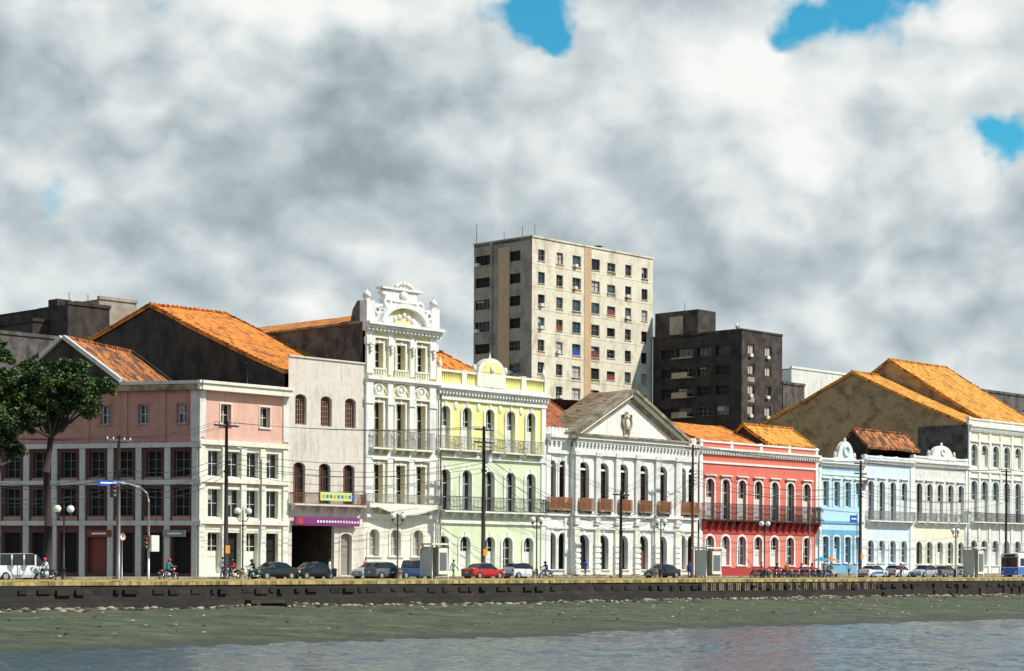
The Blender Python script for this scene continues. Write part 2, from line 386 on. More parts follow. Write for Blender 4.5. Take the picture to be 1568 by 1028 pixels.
# ================================================================= B1 pink corner building
def b1():
    xa,xb=U(305),U(441)-.03
    b=B('pink_corner_building',S,xa,0)
    zt=Z(305,597); zc=Z(305,583); zl=Z(305,680)
    top=rowops([345,405],16,345,619,651)
    lowc=[328,358,386,417]
    r2=rowops(lowc,19,360,692,731); r3=rowops(lowc,19,360,750,793); r4=rowops(lowc,19,360,816,878)
    ops=top+r2+r3+r4
    facade(b,'pink',xa,xb,0,zt,0,ops,.45,bands=[(Z(360,676),'ivory')])
    for o in top: fill(b,o,0,.45,cols=2,rows=2); surround(b,o,0,'ivory',.1)
    for o in r2+r3:
        fill(b,o,0,.45,gm='glass',cols=2,rows=2,fw=.07)
        b.box('spandrel_panels','pink',o[0]-.05,o[1]+.05,-.03,.02,o[2]-.8,o[2]-.2)
    for k,o in enumerate(r4): fill(b,o,0,.45,style='open' if k%2 else 'door',gm='dark',fm='ivory')
    for py in (680,737,800): 
        z=Z(360,py); b.box('string_courses','ivory',xa-.1,xb,-.28,.02,z-.2,z+.2)
    for p in (308,343,372,401,436):
        u=U(p); b.box('pilasters','ivory',u-.3,u+.3,-.16,.02,0,Z(360,682)-.2)
    for p in (309,437):
        u=U(p); b.box('pilasters','white',u-.35,u+.35,-.1,.02,Z(360,676)+.2,zt)
    b.box('cornice','ivory',xa-.5,xb,-.7,.05,zt,zc-.25); b.box('cornice','ivory',xa-.6,xb,-.85,.05,zc-.25,zc)
    wx,wy,_=S.w(xa,0)
    G=Frame(wx,wy,.96,-.28)
    def gu(px): return G.px(px,760,0)[0]
    b.fr=G
    x0=gu(-45); x1=-.02
    cs=[278,235,191,148,105,62,19,-22]
    topc=[278,219,161,103,45,-13]
    t=rowops(topc,16,278,618,648,fr=G)
    q2=rowops(cs,23,278,690,730,fr=G); q3=rowops(cs,23,278,747,790,fr=G); q4=rowops(cs,27,278,816,878,fr=G)
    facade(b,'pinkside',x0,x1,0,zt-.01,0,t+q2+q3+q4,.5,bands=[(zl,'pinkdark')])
    for o in t: fill(b,o,0,.5,cols=2,rows=2,gm='glassb'); surround(b,o,0,'pinkside',.1)
    for o in q2+q3: fill(b,o,0,.5,gm='dark',cols=2,rows=3,fm='greyrail',fw=.05)
    for i,o in enumerate(q4): fill(b,o,0,.5,gm='dark',style='solid' if i in(3,) else 'open',fm='reddoor')
    for px in (299,257,213,170,127,84,41,-2,-42):
        u=gu(px); b.box('pilasters','greypil',u-.27,min(u+.27,.1),-.2,.02,0,zl-.22)
    for px in (249,190,132,74,16): u=gu(px); b.box('pilasters','pinkside',u-.3,u+.3,-.14,.02,zl+.24,zt-.01)
    for px in (297,): u=gu(px); b.box('pilasters','greypil',u-.3,.1,-.15,.02,zl+.24,zt-.01)
    for py in (681,738,801):
        z=G.px(300,py)[1]; b.box('string_courses','greypil',x0,.25,-.32,.02,z-.22,z+.2)
    for z in (q2[0][2],q3[0][2]):
        for px in (278,235,191,148,105,62,19): 
            u=gu(px); b.box('spandrel_panels','pinkside',u-.9,u+.9,-.05,.02,z-.5,z-.05)
    b.box('cornice','stone',x0,.55,-.6,.05,zt-.01,zc-.3); b.box('cornice','greypil',x0,.7,-.75,.05,zc-.3,zc-.01)
    ax,az=G.px(98,519); lx,lz=G.px(22,585); rx,rz=G.px(186,586)
    b.prism('gable_wall','darkwall',[(lx,zc-.02),(rx,zc-.02),(ax,az)],-.1,.1)
    for p,q in (((lx,zc),(ax,az)),((ax,az),(rx,zc))):
        dx,dz=q[0]-p[0],q[1]-p[1]; L=math.hypot(dx,dz); nx,nz=-dz/L*.35,dx/L*.35
        b.prism('gable_coping','greypil',[p,q,(q[0]+nx,q[1]+nz),(p[0]+nx,p[1]+nz)],-.5,.15)
    D=13
    for p in ((lx,zc),(rx,zc)):
        b.add('roof','tileold',[(p[0],.1,p[1]+.15),(ax,.1,az+.15),(ax,D,az+.15),(p[0],D,p[1]+.15)],[(0,1,2,3)])
    for k in range(24):
        b.tube('ridge_cap','tileold',(ax,.1+k*.54,az+.2+random.uniform(0,.08)),(ax,.62+k*.54,az+.18),.19,.15,6)
    b.prism('gable_wall','darkwall',[(lx,zc-.02),(rx,zc-.02),(ax,az)],D-.1,D+.1)
    b.prism('gable_coping','darkwall',[(ax,az),(rx,zc),(rx,zc+.45),(ax,az+.45)],D-.15,D+.2)
    b.fr=G
    b.poly('roof_deck','greywall',[(x0,0,zt-.1),(-.1,0,zt-.1),(-.1,24,zt-.1),(x0,24,zt-.1)])
    b.poly('side_wall','darkwall',[(x0,0,0),(x0,24,0),(x0,24,zt),(x0,0,zt)])
    b.poly('side_wall','darkwall',[(x0,24,0),(0,24,0),(0,24,zt),(x0,24,zt)])
    b.fr=S
    b.poly('roof_deck','greywall',[(xa,0,zt-.12),(xb,0,zt-.12),(xb,20,zt-.12),(xa,20,zt-.12)])
    b.tube('roof_mast','iron',(xa+7,2,zc-.3),(xa+7,2,zc+2.2),.05); b.tube('roof_mast','iron',(xa+7,2,zc+2.2),(xa+6.5,2,zc+2.4),.03)
    b.fr=G
    for px,w,m in ((155,1.2,'reddoor'),(270,1.1,'greyrail')):
        u=gu(px); z=G.px(px,818)[1]; b.box('shop_sign',m,u-w,u+w,-.42,-.3,z-.25,z+.35)
        b.box('shop_sign_lettering','signwhite',u-w*.6,u+w*.6,-.43,-.42,z-.03,z+.12)
    b.finish()
b1()
# ================================================================= B2 beige
def b2():
    xa,xb=U(441),U(558)
    b=B('beige_townhouse',S,xa,0)
    zt=Z(500,552)
    w1=rowops([460,499,536],17,499,607,653,.6); w2=rowops([458,497,534],18,497,710,772,.6)
    g=(U(447),U(512),.02,Z(480,805),0); dr=rowops([530],17,530,817,881,.5)
    ops=w1+w2+[g]+dr
    facade(b,'beige',xa,xb,0,zt,0,ops,.4)
    for o in w1:
        fill(b,o,0,.4,gm='dark',fm='brickscreen',cols=5,rows=6,fw=.13)
    for o in w2: fill(b,o,0,.4,gm='dark',style='half',fm='brownframe',cols=2,rows=3)
    b.poly('window_panes','dark',[(g[0],6,0),(g[1],6,0),(g[1],6,g[3]),(g[0],6,g[3])])
    for x in (g[0],g[1]): b.poly('walls','darkwall',[(x,.4,0),(x,6,0),(x,6,g[3]),(x,.4,g[3])])
    b.poly('walls','darkwall',[(g[0],.4,g[3]),(g[1],.4,g[3]),(g[1],6,g[3]),(g[0],6,g[3])])
    fill(b,dr[0],0,.4,style='solid',fm='wood'); surround(b,dr[0],0,'ivory',.15,sill=False)
    b.box('coping','beige',xa,xb,-.12,.3,zt,zt+.15)
    z=Z(497,773)
    balcony(b,xa+.1,U(552),0,z,1.05,'beige','brownframe',.9,.14)
    b.box('banner','lime',U(480),U(528),-1.0,-.93,z+.35,z+1.15)
    for i in range(9): x=U(483)+i*.36*1.3; b.box('banner_lettering','paint_busblue' if i%3 else 'paint_orange',x,x+.3,-1.01,-1.0,z+.6,z+.9)
    zs=Z(495,799); b.box('shop_sign','purple',U(447),U(545),-.55,-.3,zs-.4,zs+.4)
    for i in range(16):
        x=U(480)+i*.36
        b.box('shop_sign_lettering','signwhite',x,x+.22,-.56,-.55,zs-.12,zs+.10)
    b.box('shop_sign_logo','paint_busred',U(451),U(458),-.565,-.55,zs-.3,zs+.3)
    ap=S.on_u(232,470,xa); fe=(0.6,S.on_u(436,571,xa)[1]); 
    be=S.on_u(138,522,xa)
    gable(b,'darkwall','tile',xa+.05,xb-.3,[fe,ap,(be[0],be[1])])
    b.finish()
b2()
# ================================================================= B3 ornate cream
def b3():
    xa,xb=U(558),U(667)
    b=B('ornate_cream_townhouse',S,xa,0)
    zc0=Z(612,513); zc1=Z(612,499)
    C=[578,612,643]
    w1=rowops(C,13,612,529,569); w2=rowops(C,14,612,619,688); w3=rowops(C,14,612,713,772); w4=rowops([573,606,640],15,606,811,852,.8)
    facade(b,'cream',xa,xb,0,zc0,0,w1+w2+w3+w4,.5,bands=[(Z(612,795),'ivory')])
    for o in w1+w2+w3:
        fill(b,o,0,.5,gm='dark' if random.random()<.7 else 'glass',style='half',fm='ivory',cols=2,rows=3,fw=.07); surround(b,o,0,'cleanwhite',.2,.12,key=True)
        b.box('hoods','cleanwhite',o[0]-.4,o[1]+.4,-.35,.02,o[3]+.45,o[3]+.62)
    for o in w4: fill(b,o,0,.5,gm='wood',cols=2,rows=3); surround(b,o,0,'ivory',.3,.08)
    for p in (563,595,628,660):
        u=U(p); wd=.34 if p in(595,628) else .45
        b.box('pilasters','cleanwhite',u-wd,u+wd,-.25,.02,Z(612,795),Z(612,588)); b.box('pilasters','cleanwhite',u-wd+.05,u+wd-.05,-.25,.02,Z(612,576),zc0)
        b.box('capitals','cleanwhite',u-wd-.1,u+wd+.1,-.4,.02,Z(612,533),Z(612,522))
        b.box('capitals','cleanwhite',u-wd-.1,u+wd+.1,-.36,.02,Z(612,622),Z(612,612))
        for k in range(3): b.ell('ornaments','ivory',(u,-.38,Z(612,528)-.2-.35*k),(.22-.04*k,.12,.22))
    for py,p in ((582,.5),(700,.3),(790,.4)):
        z=Z(612,py); b.box('string_courses','cleanwhite',xa,xb,-p,.03,z-.22,z+.12); b.box('string_courses','cleanwhite',xa,xb,-p*.6,.03,z-.42,z-.222)
    for c in C:
        u=U(c); z=Z(612,599)
        b.torus('ornaments','cleanwhite',(u,-.08,z),.5,.13); b.ell('ornaments','cleanwhite',(u,-.06,z),(.28,.15,.3))
        for s in (-1,1):
            for k in range(4): b.ell('ornaments','cleanwhite',(u+s*(.6+.16*k),-.05,z+.25-.18*k),(.13,.12,.13),8,5)
        for k in range(3): b.ell('ornaments','cleanwhite',(u,-.05,z-.65-.22*k),(.17-.04*k,.1,.14),8,5)
    for o in w2: balcony(b,o[0]-.65,o[1]+.65,0,o[2],1.7,'ivory','greyrail',.8,.2,br=3)
    z=w3[0][2]-.05
    balcony(b,xa-.1,xb+.1,0,z,.95,'ivory','greyrail',.9,.16,br=7,zt=.4)
    mx=(xa+xb)/2; P=[(mx-4+8*i/12, z-.35-.75*math.sin(math.pi*i/12)) for i in range(13)]
    b.prism('balcony_apron','ivory',P+[(mx+4,z-.3),(mx-4,z-.3)],-1.1,-.85)
    for o in w1: b.box('balustrades','ivory',o[0]-.3,o[1]+.3,-.3,-.1,o[2]-.05,o[2]+.12); 
    for o in w1: railing(b,o[0]-.25,o[1]+.25,-.2,o[2]-.9,.9,'ivory',.28,.12)
    cornice(b,xa-.3,xb+.3,0,zc0,zc1,'cleanwhite',1.0,.5)
    za=Z(612,474)
    b.box('attic','cleanwhite',xa,xb,-.1,.5,zc1,za)
    b.box('attic','cleanwhite',xa-.15,xb+.15,-.3,.6,za,za+.25)
    for p in (563,590,635,662):
        u=U(p); b.box('attic_piers','cleanwhite',u-.55,u+.55,-.35,.65,zc1,za+.45)
    pts=[]; R=2.7; z0=zc1+.1
    for i in range(15):
        a=math.pi*i/14; pts.append((mx-R*math.cos(a),z0+1.55*math.sin(a)))
    outer=[(mx+(x-mx)*1.2,z0+(zz-z0)*1.28) for x,zz in pts]
    for i in range(14): b.prism('arched_pediment','cleanwhite',[pts[i],pts[i+1],outer[i+1],outer[i]],-.8,.3)
    b.prism('arched_pediment','cream',pts,-.3,.2)
    for k in range(5): b.ell('ornaments','cleanwhite',(mx-1.2+.6*k,-.35,z0+.45+.25*(2-abs(k-2))),(.3,.15,.25))
    crest=[(582,474),(582,466),(588,462),(588,452),(583,449),(584,444),(596,444),(600,438),(608,434),(616,434),(624,438),(628,444),(640,445),(640,451),(635,454),(636,463),(642,468),(642,477)]
    P=[S.px(x,y,0) for x,y in crest]
    b.prism('crest','cleanwhite',P,-.25,.45)
    b.box('crest','cleanwhite',U(580),U(644),-.45,.6,Z(612,446),Z(612,443)); b.box('crest','cleanwhite',U(584),U(640),-.4,.55,Z(612,464),Z(612,460))
    for k in range(7):
        a=math.pi*(k+.5)/7; b.ell('ornaments','ivory',(mx-1.1*math.cos(a),-.32,Z(612,442)+.4*math.sin(a)),(.22,.18,.26),8,6)
    b.ell('ornaments','cleanwhite',(mx,-.3,Z(612,454)),(.55,.25,.5))
    for s in (-1,1):
        b.torus('ornaments','cleanwhite',(mx+s*2.2,-.3,Z(612,468)),.4,.17); b.torus('ornaments','cleanwhite',(mx+s*3.5,-.25,Z(612,480)),.32,.14)
    for p in (561,663):
        u=U(p); zz=za+.45
        b.tube('finials','cleanwhite',(u,.1,zz),(u,.1,zz+.3),.25,.36,10); b.ell('finials','cleanwhite',(u,.1,zz+.55),(.42,.42,.38)); b.tube('finials','cleanwhite',(u,.1,zz+.8),(u,.1,zz+1.2),.18,.05,8)
    D=24
    zw=S.on_u(545,494,xa)[1]
    b.poly('side_wall','greywall',[(xa+.02,.4,0),(xa+.02,D,0),(xa+.02,D,zw),(xa+.02,.4,zw)])
    b.poly('side_wall','greywall',[(xb-.02,.4,0),(xb-.02,D,0),(xb-.02,D,zw),(xb-.02,.4,zw)])
    b.poly('side_wall','greywall',[(xa,D,0),(xb,D,0),(xb,D,zw),(mx,D,zw+1.6),(xa,D,zw)])
    b.poly('side_wall','greywall',[(xa,1.5,zw-1),(xb,1.5,zw-1),(xb,1.5,zw),(mx,1.5,zw+1.6),(xa,1.5,zw)])
    b.add('roof','tile',[(xa-.15,1,zw),(mx,1,zw+1.6),(mx,D,zw+1.6),(xa-.15,D,zw)],[(0,1,2,3)])
    b.add('roof','tile',[(xb+.1,1,zw),(mx,1,zw+1.6),(mx,D,zw+1.6),(xb+.1,D,zw)],[(0,1,2,3)])
    b.tube('side_gutter','stone',(xa-.1,.6,zw),(xa-.1,D,zw),.14)
    P=[(0.0,zw-.3),(0.0,za+.4),(1.0,za+.5),(1.7,za-.3),(2.0,za-1.4),(3.4,zw+.2),(3.6,zw-.3)]
    b.prism_x('parapet_scroll','greywall',P,xa-.12,xa+.3)
    b.finish()
b3()
# ================================================================= B4 yellow/green
def b4():
    xa,xb=U(668),U(835)
    b=B('yellow_green_townhouse',S,xa,0)
    zc0=Z(749,611); zc1=Z(749,598)
    C=[681,714,749,781,812]
    w1=rowops(C,13,749,627,692,.9); w2=rowops(C,15,749,722,784,.9); w3=rowops([679,712,750,777,809],15,749,822,872,.9)
    facade(b,'yellow',xa,xb,0,zc0,0,w1+w2+w3,.4,bands=[(Z(749,702),'pgreen')])
    for o in w1: fill(b,o,0,.4,style='door',gm=random.choice(['glass','glassb']),fm='frame')
    for o in w2: fill(b,o,0,.4,style='half',gm='dark',fm='frame')
    for i,o in enumerate(w3): fill(b,o,0,.4,style='door' if i!=3 else 'win',gm='dark',fm='frame')
    for o in w1+w2+w3: surround(b,o,0,'cleanwhite',.3,.1,sill=False,key=True)
    for o in w1: balcony(b,o[0]-.8,o[1]+.8,0,o[2],1.3,'cleanwhite','greyrail',.7,.2,br=2)
    balcony(b,xa+.4,xb-.4,0,w2[0][2],1.45,'cleanwhite','iron',.85,.2,br=11)
    for p in (671,697,732,765,797,831):
        u=U(p)
        if p in (671,831): b.box('pilasters','cleanwhite',u-.32,u+.32,-.13,.02,0,zc0)
        else:
            b.ell('ornaments','cleanwhite',(u,-.02,Z(749,625)),(.3,.1,.5))
    for py in (615,702,800):
        z=Z(749,py); b.box('string_courses','cleanwhite',xa,xb,-.22,.02,z-.2,z+.15)
    cornice(b,xa-.1,xb+.1,0,zc0,zc1,'cleanwhite',.7,.45)
    zb=zc1; zt=Z(749,573)
    b.box('parapet','ivory',xa,xb,-.2,.25,zb,zb+.35); b.box('parapet','ivory',xa,xb,-.2,.25,zt-.22,zt)
    n=58
    for i in range(n):
        x=xa+.3+(xb-xa-.6)*i/(n-1); b.tube('balusters','yellow',(x,0,zb+.35),(x,0,zt-.22),.13,.1,6)
    for p in (669,708,735,765,799,834):
        u=U(p); b.box('parapet_piers','ivory',u-.35,u+.35,-.25,.3,zb,zt+.1)
    mx=U(749)
    P=[(mx-2.1,zb+.3),(mx-2.1,zt)]+[(mx-2.0*math.cos(math.pi*i/12),zt+1.6*math.sin(math.pi*i/12)) for i in range(13)]+[(mx+2.1,zb+.3)]
    b.prism('crest','ivory',P,-.32,.33)
    P=[(mx-1.5*math.cos(math.pi*i/12),zt+.1+1.05*math.sin(math.pi*i/12)) for i in range(13)]
    b.prism('crest_panel','yellow',P,-.36,-.3)
    b.ell('ornaments','ivory',(mx,-.4,zt+.5),(.35,.15,.4))
    for u in (mx-2.3,mx+2.3,xa+.4,xb-.4): b.ell('finials','ivory',(u,0,zt+.45),(.25,.25,.4)); 
    b.tube('finials','ivory',(mx,0,zt+1.6),(mx,0,zt+2.3),.12,.04)
    for u in (xa+.4,xb-.4): b.tube('finials','ivory',(u,0,zt+.7),(u,0,zt+1.5),.12,.03)
    body(b,xa,xb,zc1+.2,16,'greywall')
    z0=Z(700,574,1.2); z1=Z(700,542,6)
    slope(b,'tile',xa+.2,U(790),(.9,z0-.6),(6.5,z1),hipr=4.5)
    slope(b,'tile',xa+.2,U(790),(12.5,z0-.6),(6.5,z1+.01),hipr=4.5)
    b.tube('ridge_cap','tilered',(xa+.2,6.5,z1+.08),(U(790)-4.5,6.5,z1+.08),.18)
    b.tube('drain_pipe','stone',(xa+.25,-.35,0),(xa+.25,-.35,zc0),.08)
    b.finish()
b4()
# ================================================================= B5 neoclassical
def b5():
    xa,xb=U(836),U(1066)
    b=B('neoclassical_palace',S,xa,0)
    pa,pb=U(871),U(1036)
    ref=953
    PC=[893,923,953,984,1013]
    SL=[844,861]; SR=[1044,1058]
    w1=rowops(PC,15,ref,711,783,.95,v=-.6); g1=rowops(PC,16,ref,820,872,.95,v=-.6)
    ws=rowops(SL+SR,11,ref,711,783,.95); gs=rowops(SL+SR,12,ref,818,872,.95)
    zt=Z(ref,690)
    facade(b,'cleanwhite',xa,pa,0,zt,0,[o for o in ws+gs if o[1]<pa],.45)
    facade(b,'cleanwhite',pb,xb,0,zt,0,[o for o in ws+gs if o[0]>pb],.45)
    facade(b,'cleanwhite',pa,pb,0,zt,-.6,w1+g1,.45)
    for x in (pa,pb): b.poly('walls','cleanwhite',[(x,-.6,0),(x,0,0),(x,0,zt),(x,-.6,zt)])
    zs=Z(ref,789)
    for y,W,G_ in ((-.6,w1,g1),(0,ws,gs)):
        for o in W:
            fill(b,o,y,.45,style='half',gm=random.choice(['dark','glass','dark']),fm='brownframe'); surround(b,o,y,'cleanwhite',.22,.12,sill=False,key=True)
            hw=1.05 if y else .9; mx=(o[0]+o[1])/2
            balcony(b,mx-hw,mx+hw,y,o[2],1.25,'stone','rustrail',.65,.16,br=2,t=.06)
            b.box('transoms','cleanwhite',o[0],o[1],y+.2,y+.3,o[3]-o[4]-.1,o[3]-o[4]+.12)
        for o in G_:
            fill(b,o,y,.45,style=random.choice(['open','open','door']),gm='dark',fm='brownframe'); surround(b,o,y,'cleanwhite',.28,.1,sill=True,key=True)
    for p in (876,907.5,938,968.5,999,1030):
        u=U(p); z1=Z(ref,800)
        b.box('pilasters','white',u-.36,u+.36,-.85,-.58,z1,zt-.5); b.box('pilasters','white',u-.48,u+.48,-.95,-.58,z1-.4,z1); b.box('capitals','white',u-.5,u+.5,-.98,-.58,zt-.9,zt-.45)
        b.box('piers','ivory',u-.42,u+.42,-.80,-.58,0,z1-.6)
        for k in range(6): b.box('rustication','cleanwhite',u-.47,u+.47,-.90,-.58,.35+k*.6,.35+k*.6+.38)
    for p in (838.5,867,1040,1064):
        u=U(p); b.box('pilasters','cleanwhite',u-.35,u+.35,-.15,.02,.1,zt)
    for y,x0,x1 in ((0,xa,pa-.05),(0,pb+.05,xb),(-.6,pa-.05,pb+.05)):
        b.box('string_courses','cleanwhite',x0,x1,y-.35,y+.02,zs-.3,zs+.05); b.box('string_courses','white',x0,x1,y-.25,y+.02,Z(ref,811)-.1,Z(ref,811)+.15)
        zz0=Z(ref,700)
        b.box('entablature','cleanwhite',x0,x1,y-.3,y+.02,zz0-.1,zt+.002)
        cornice(b,x0,x1,y,zt,zt+1.2,'cleanwhite',.8,.6)
    for x0,x1 in ((xa,pa),(pb,xb)):
        b.box('parapet','white',x0,x1,0,.35,zt+1.2,zt+1.9)
        for k in range(6):
            x=x0+.4+(x1-x0-.8)*k/5; b.box('parapet_blocks','white',x-.15,x+.15,-.06,.4,zt+1.3,zt+2.0)
    zb=zt+1.2; ax,az=S.px(962,602,-.6)
    A=(pa-.6,zb); C_=(pb+.6,zb)
    b.prism('tympanum','cleanwhite',[A,C_,(ax,az-.3)],-.75,.3)
    for p,q,sg in ((A,(ax,az),1),((ax,az),C_,1)):
        dx,dz=q[0]-p[0],q[1]-p[1]; L=math.hypot(dx,dz); nx,nz=-dz/L,dx/L
        for a0,a1,yy,mt_ in ((-.75,-.35,-1.05,'stone'),(-.35,.05,-1.35,'ivory'),(.05,.4,-1.65,'stone')):
            b.prism('raking_cornice',mt_,[(p[0]+nx*a0,p[1]+nz*a0),(q[0]+nx*a0,q[1]+nz*a0),(q[0]+nx*a1,q[1]+nz*a1),(p[0]+nx*a1,p[1]+nz*a1)],yy,.35)
    b.box('pediment_base','stone',pa-.8,pb+.8,-1.6,.3,zb,zb+.22)
    cx_,cz_=S.px(959,648,-.75)
    b.torus('medallion','stone',(cx_,-.85,cz_),.75,.16); 
    b.ell('medallion','stone',(cx_,-.8,cz_),(.6,.14,1.3)); b.ell('medallion_bust','ivory',(cx_,-.95,cz_-.1),(.35,.2,.6)); b.ell('medallion_bust','ivory',(cx_,-1.0,cz_+.65),(.2,.18,.25))
    for s in (-1,1): b.tube('medallion','stone',(cx_+s*.7,-.85,cz_+.9),(cx_+s*.4,-.85,cz_-1.4),.16,.1)
    body(b,xa,xb,zt+.4,20,'stone')
    rz=Z(850,611,9); ez=zt+1.7
    slope(b,'tilered',xa+.1,pa+6,(.5,ez),(9,rz)); slope(b,'tile',pb-6,xb-.1,(.5,ez),(9,rz))
    slope(b,'tilered',xa+.1,xb-.1,(17.5,ez),(9,rz+.01))
    b.poly('side_wall','stone',[(xa+.12,.4,ez-1.5),(xa+.12,17.5,ez-1.5),(xa+.12,17.5,ez-.2),(xa+.12,9,rz-.2),(xa+.12,.4,ez-.2)])
    b.poly('side_wall','stone',[(xb-.12,.4,ez-1.5),(xb-.12,17.5,ez-1.5),(xb-.12,17.5,ez-.2),(xb-.12,9,rz-.2),(xb-.12,.4,ez-.2)])
    D=5.0
    b.add('pediment_roof','tilebrown',[(A[0],.3,A[1]+.3),(ax,.3,az+.3),(ax,D,az+.3),(A[0],D,A[1]+.3)],[(0,1,2,3)])
    b.add('pediment_roof','tile',[(C_[0],.3,C_[1]+.3),(ax,.3,az+.3),(ax,D,az+.3),(C_[0],D,C_[1]+.3)],[(0,1,2,3)])
    b.poly('side_wall','stone',[(A[0],D,A[1]),(C_[0],D,C_[1]),(ax,D,az+.29)])
    b.box('plinth','stone',xa,xb,-1.0,-.02,0,.3)
    b.finish()
b5()
# ================================================================= generic smaller townhouses
def town(name,x0p,x1p,ref,wall,trim,topy,corn,rows,cols,wpx,arch,lower=None,lowsplit=None,rail='iron',crest=None,roof=None,bal=None,fm='frame',gl=None,depth=14):
    xa,xb=U(x0p),U(x1p)
    b=B(name,S,xa,0)
    zt=Z(ref,topy); zc0,zc1=Z(ref,corn[1]),Z(ref,corn[0])
    ops=[]
    R=[]
    for (a,bb) in rows:
        o=rowops(cols,wpx,ref,a,bb,arch); R.append(o); ops+=o
    bands=[(Z(ref,lowsplit),lower)] if lower else None
    facade(b,wall,xa,xb,0,zc0,0,ops,.36,bands=bands)
    for ri,o_ in enumerate(R):
        for o in o_:
            last=ri==len(R)-1
            fill(b,o,0,.36,style=random.choice(['door','half']) if not last else random.choice(['door','win','win']),gm=gl or random.choice(['glass','glassb','dark']),fm=fm,fw=.1)
            surround(b,o,0,trim,.24,.08,sill=last)
            if not last: b.box('hoods',trim,o[0]-.3,o[1]+.3,-.28,.02,o[3]+.32,o[3]+.46)
    cornice(b,xa,xb,0,zc0,zc1,trim,.55,.5)
    b.box('parapet',wall,xa,xb,-.05,.3,zc1,zt-.2); b.box('parapet',trim,xa,xb,-.2,.4,zt-.2,zt)
    nP=len(cols)//2+2
    for i in range(nP):
        x=xa+.35+(xb-xa-.7)*i/(nP-1); b.box('parapet_piers',trim,x-.25,x+.25,-.12,.35,zc1,zt+.12)
    for x in (xa+.3,xb-.3): b.box('quoins',trim,x-.3,x+.3,-.12,.02,0,zc0)
    if bal:
        for (ri,mode) in bal:
            o_=R[ri]
            if mode=='full': balcony(b,xa+.5,xb-.5,0,o_[0][2],1.25,trim,rail,.8,.16,br=len(cols)+1)
            else:
                for o in o_: balcony(b,o[0]-.4,o[1]+.4,0,o[2],1.15,trim,rail,.6,.16,br=2)
            z=o_[0][2]; b.box('string_courses',trim,xa,xb,-.16,.02,z-.5,z-.28)
    if crest:
        for cp,cw,ct in crest:
            mx=U(cp); hw=(U(cp+cw/2)-U(cp-cw/2))/2; h=Z(cp,ct)-zt
            P=[(mx-hw*1.25,zt-.3),(mx-hw*1.25,zt+.15),(mx-hw,zt+.2)]+[(mx-hw*.9*math.cos(math.pi*i/12),zt+.2+(h-.2)*math.sin(math.pi*i/12)) for i in range(13)]+[(mx+hw,zt+.2),(mx+hw*1.25,zt+.15),(mx+hw*1.25,zt-.3)]
            b.prism('crest',trim,P,-.22,.32)
            b.torus('crest_ornament',wall,(mx,-.24,zt+h*.45),h*.26,h*.09); b.ell('finials',trim,(mx,0,zt+h+.1),(.2,.2,.35))
            for s in (-1,1): b.ell('finials',trim,(mx+s*hw*1.15,0,zt+.5),(.22,.22,.4))
    b.box('plinth','stone',xa,xb,-.1,.02,0,.45)
    body(b,xa,xb,zc1,depth,'greywall')
    return b,xa,xb,zt,R
C6=[1087,1111,1136,1161,1186,1210,1235]
b,xa,xb,zt,R=town('red_townhouse',1070,1252,1161,'red','cleanwhite',681,(691,701),[(737,798),(822,866)],C6,12,.9,'salmon',800,'iron',bal=None,fm='frame')
ze=Z(1161,713)
balcony(b,xa+.4,xb-.4,0,R[0][0][2],1.9,'iron','iron',.9,.16,br=15)
zz=Z(1161,809); b.box('red_band','dred',xa,xb,-.1,.02,zz-.75,Z(1161,799)); b.box('base_band','dred',xa,xb,-.13,.02,0,1.1)
b.box('string_courses','cleanwhite',xa,xb,-.14,.02,ze-.12,ze+.12)
for i in range(18):
    x=xa+.6+(xb-xa-1.2)*i/17; b.prism_x('brackets_red','dred',[(-.1,zz+.7),(-.8,zz+.7),(-.65,zz+.4),(-.15,zz-.5),(-.1,zz-.5)],x-.14,x+.14)
rz=Z(1060,648,7)
slope(b,'tile',U(1020,7)+0,U(1190),(.5,zt-.3),(8,rz),hipr=1.0)
slope(b,'tile',U(1070),U(1190),(16,zt-.3),(8,rz+.01),hipr=1.0)
b.finish()
def rear_roof(name,u0,u1,prof,wall='darkwall',tile='tileyel'):
    b=B(name,S,u0,prof[0][0]); gable(b,wall,tile,u0,u1,prof); b.finish()
u0=U(1186); p=S.on_u(1140,653,u0); q=S.on_u(1178,682,u0); 
rear_roof('tiled_roof_house',u0,U(1256),[(q[0],q[1]),p,(p[0]+(p[0]-q[0]),q[1])])
b,xa,xb,zt,R=town('light_blue_townhouse',1253,1322,1288,'blue','cleanwhite',703,(709,716),[(738,776),(822,862)],[1264,1281,1298,1314],9,.3,'dblue',812,'greyrail',crest=[(1293,26,676)],bal=None,fm='blue',gl='glassb')
z=Z(1288,800); b.box('blue_bands','dblue',xa,xb,-.12,.02,z-.2,z+.15); z=Z(1288,727); b.box('blue_bands','cleanwhite',xa,xb,-.12,.02,z-.12,z+.12)
b.finish()
b,xa,xb,zt,R=town('pale_blue_townhouse',1322,1397,1360,'pblue','cleanwhite',700,(705,712),[(738,798),(828,862)],[1333,1350,1367,1384],9,.9,None,None,'greyrail',bal=[(0,'full')],fm='frame')
b.finish()
u0=U(1330); p=S.on_u(1308,660,u0); q=S.on_u(1330,686,u0)
rear_roof('tiled_roof_house',u0,U(1408),[q,p,(p[0]*2-q[0],q[1])],tile='tileold')
b,xa,xb,zt,R=town('cream_townhouse',1397,1481,1440,'white','cleanwhite',701,(709,717),[(742,800),(830,864)],[1407,1423,1439,1455,1471],9,.9,'cyl',800,'greyrail',crest=[(1441,34,683)],bal=[(0,'each')],gl='glass')
b.finish()
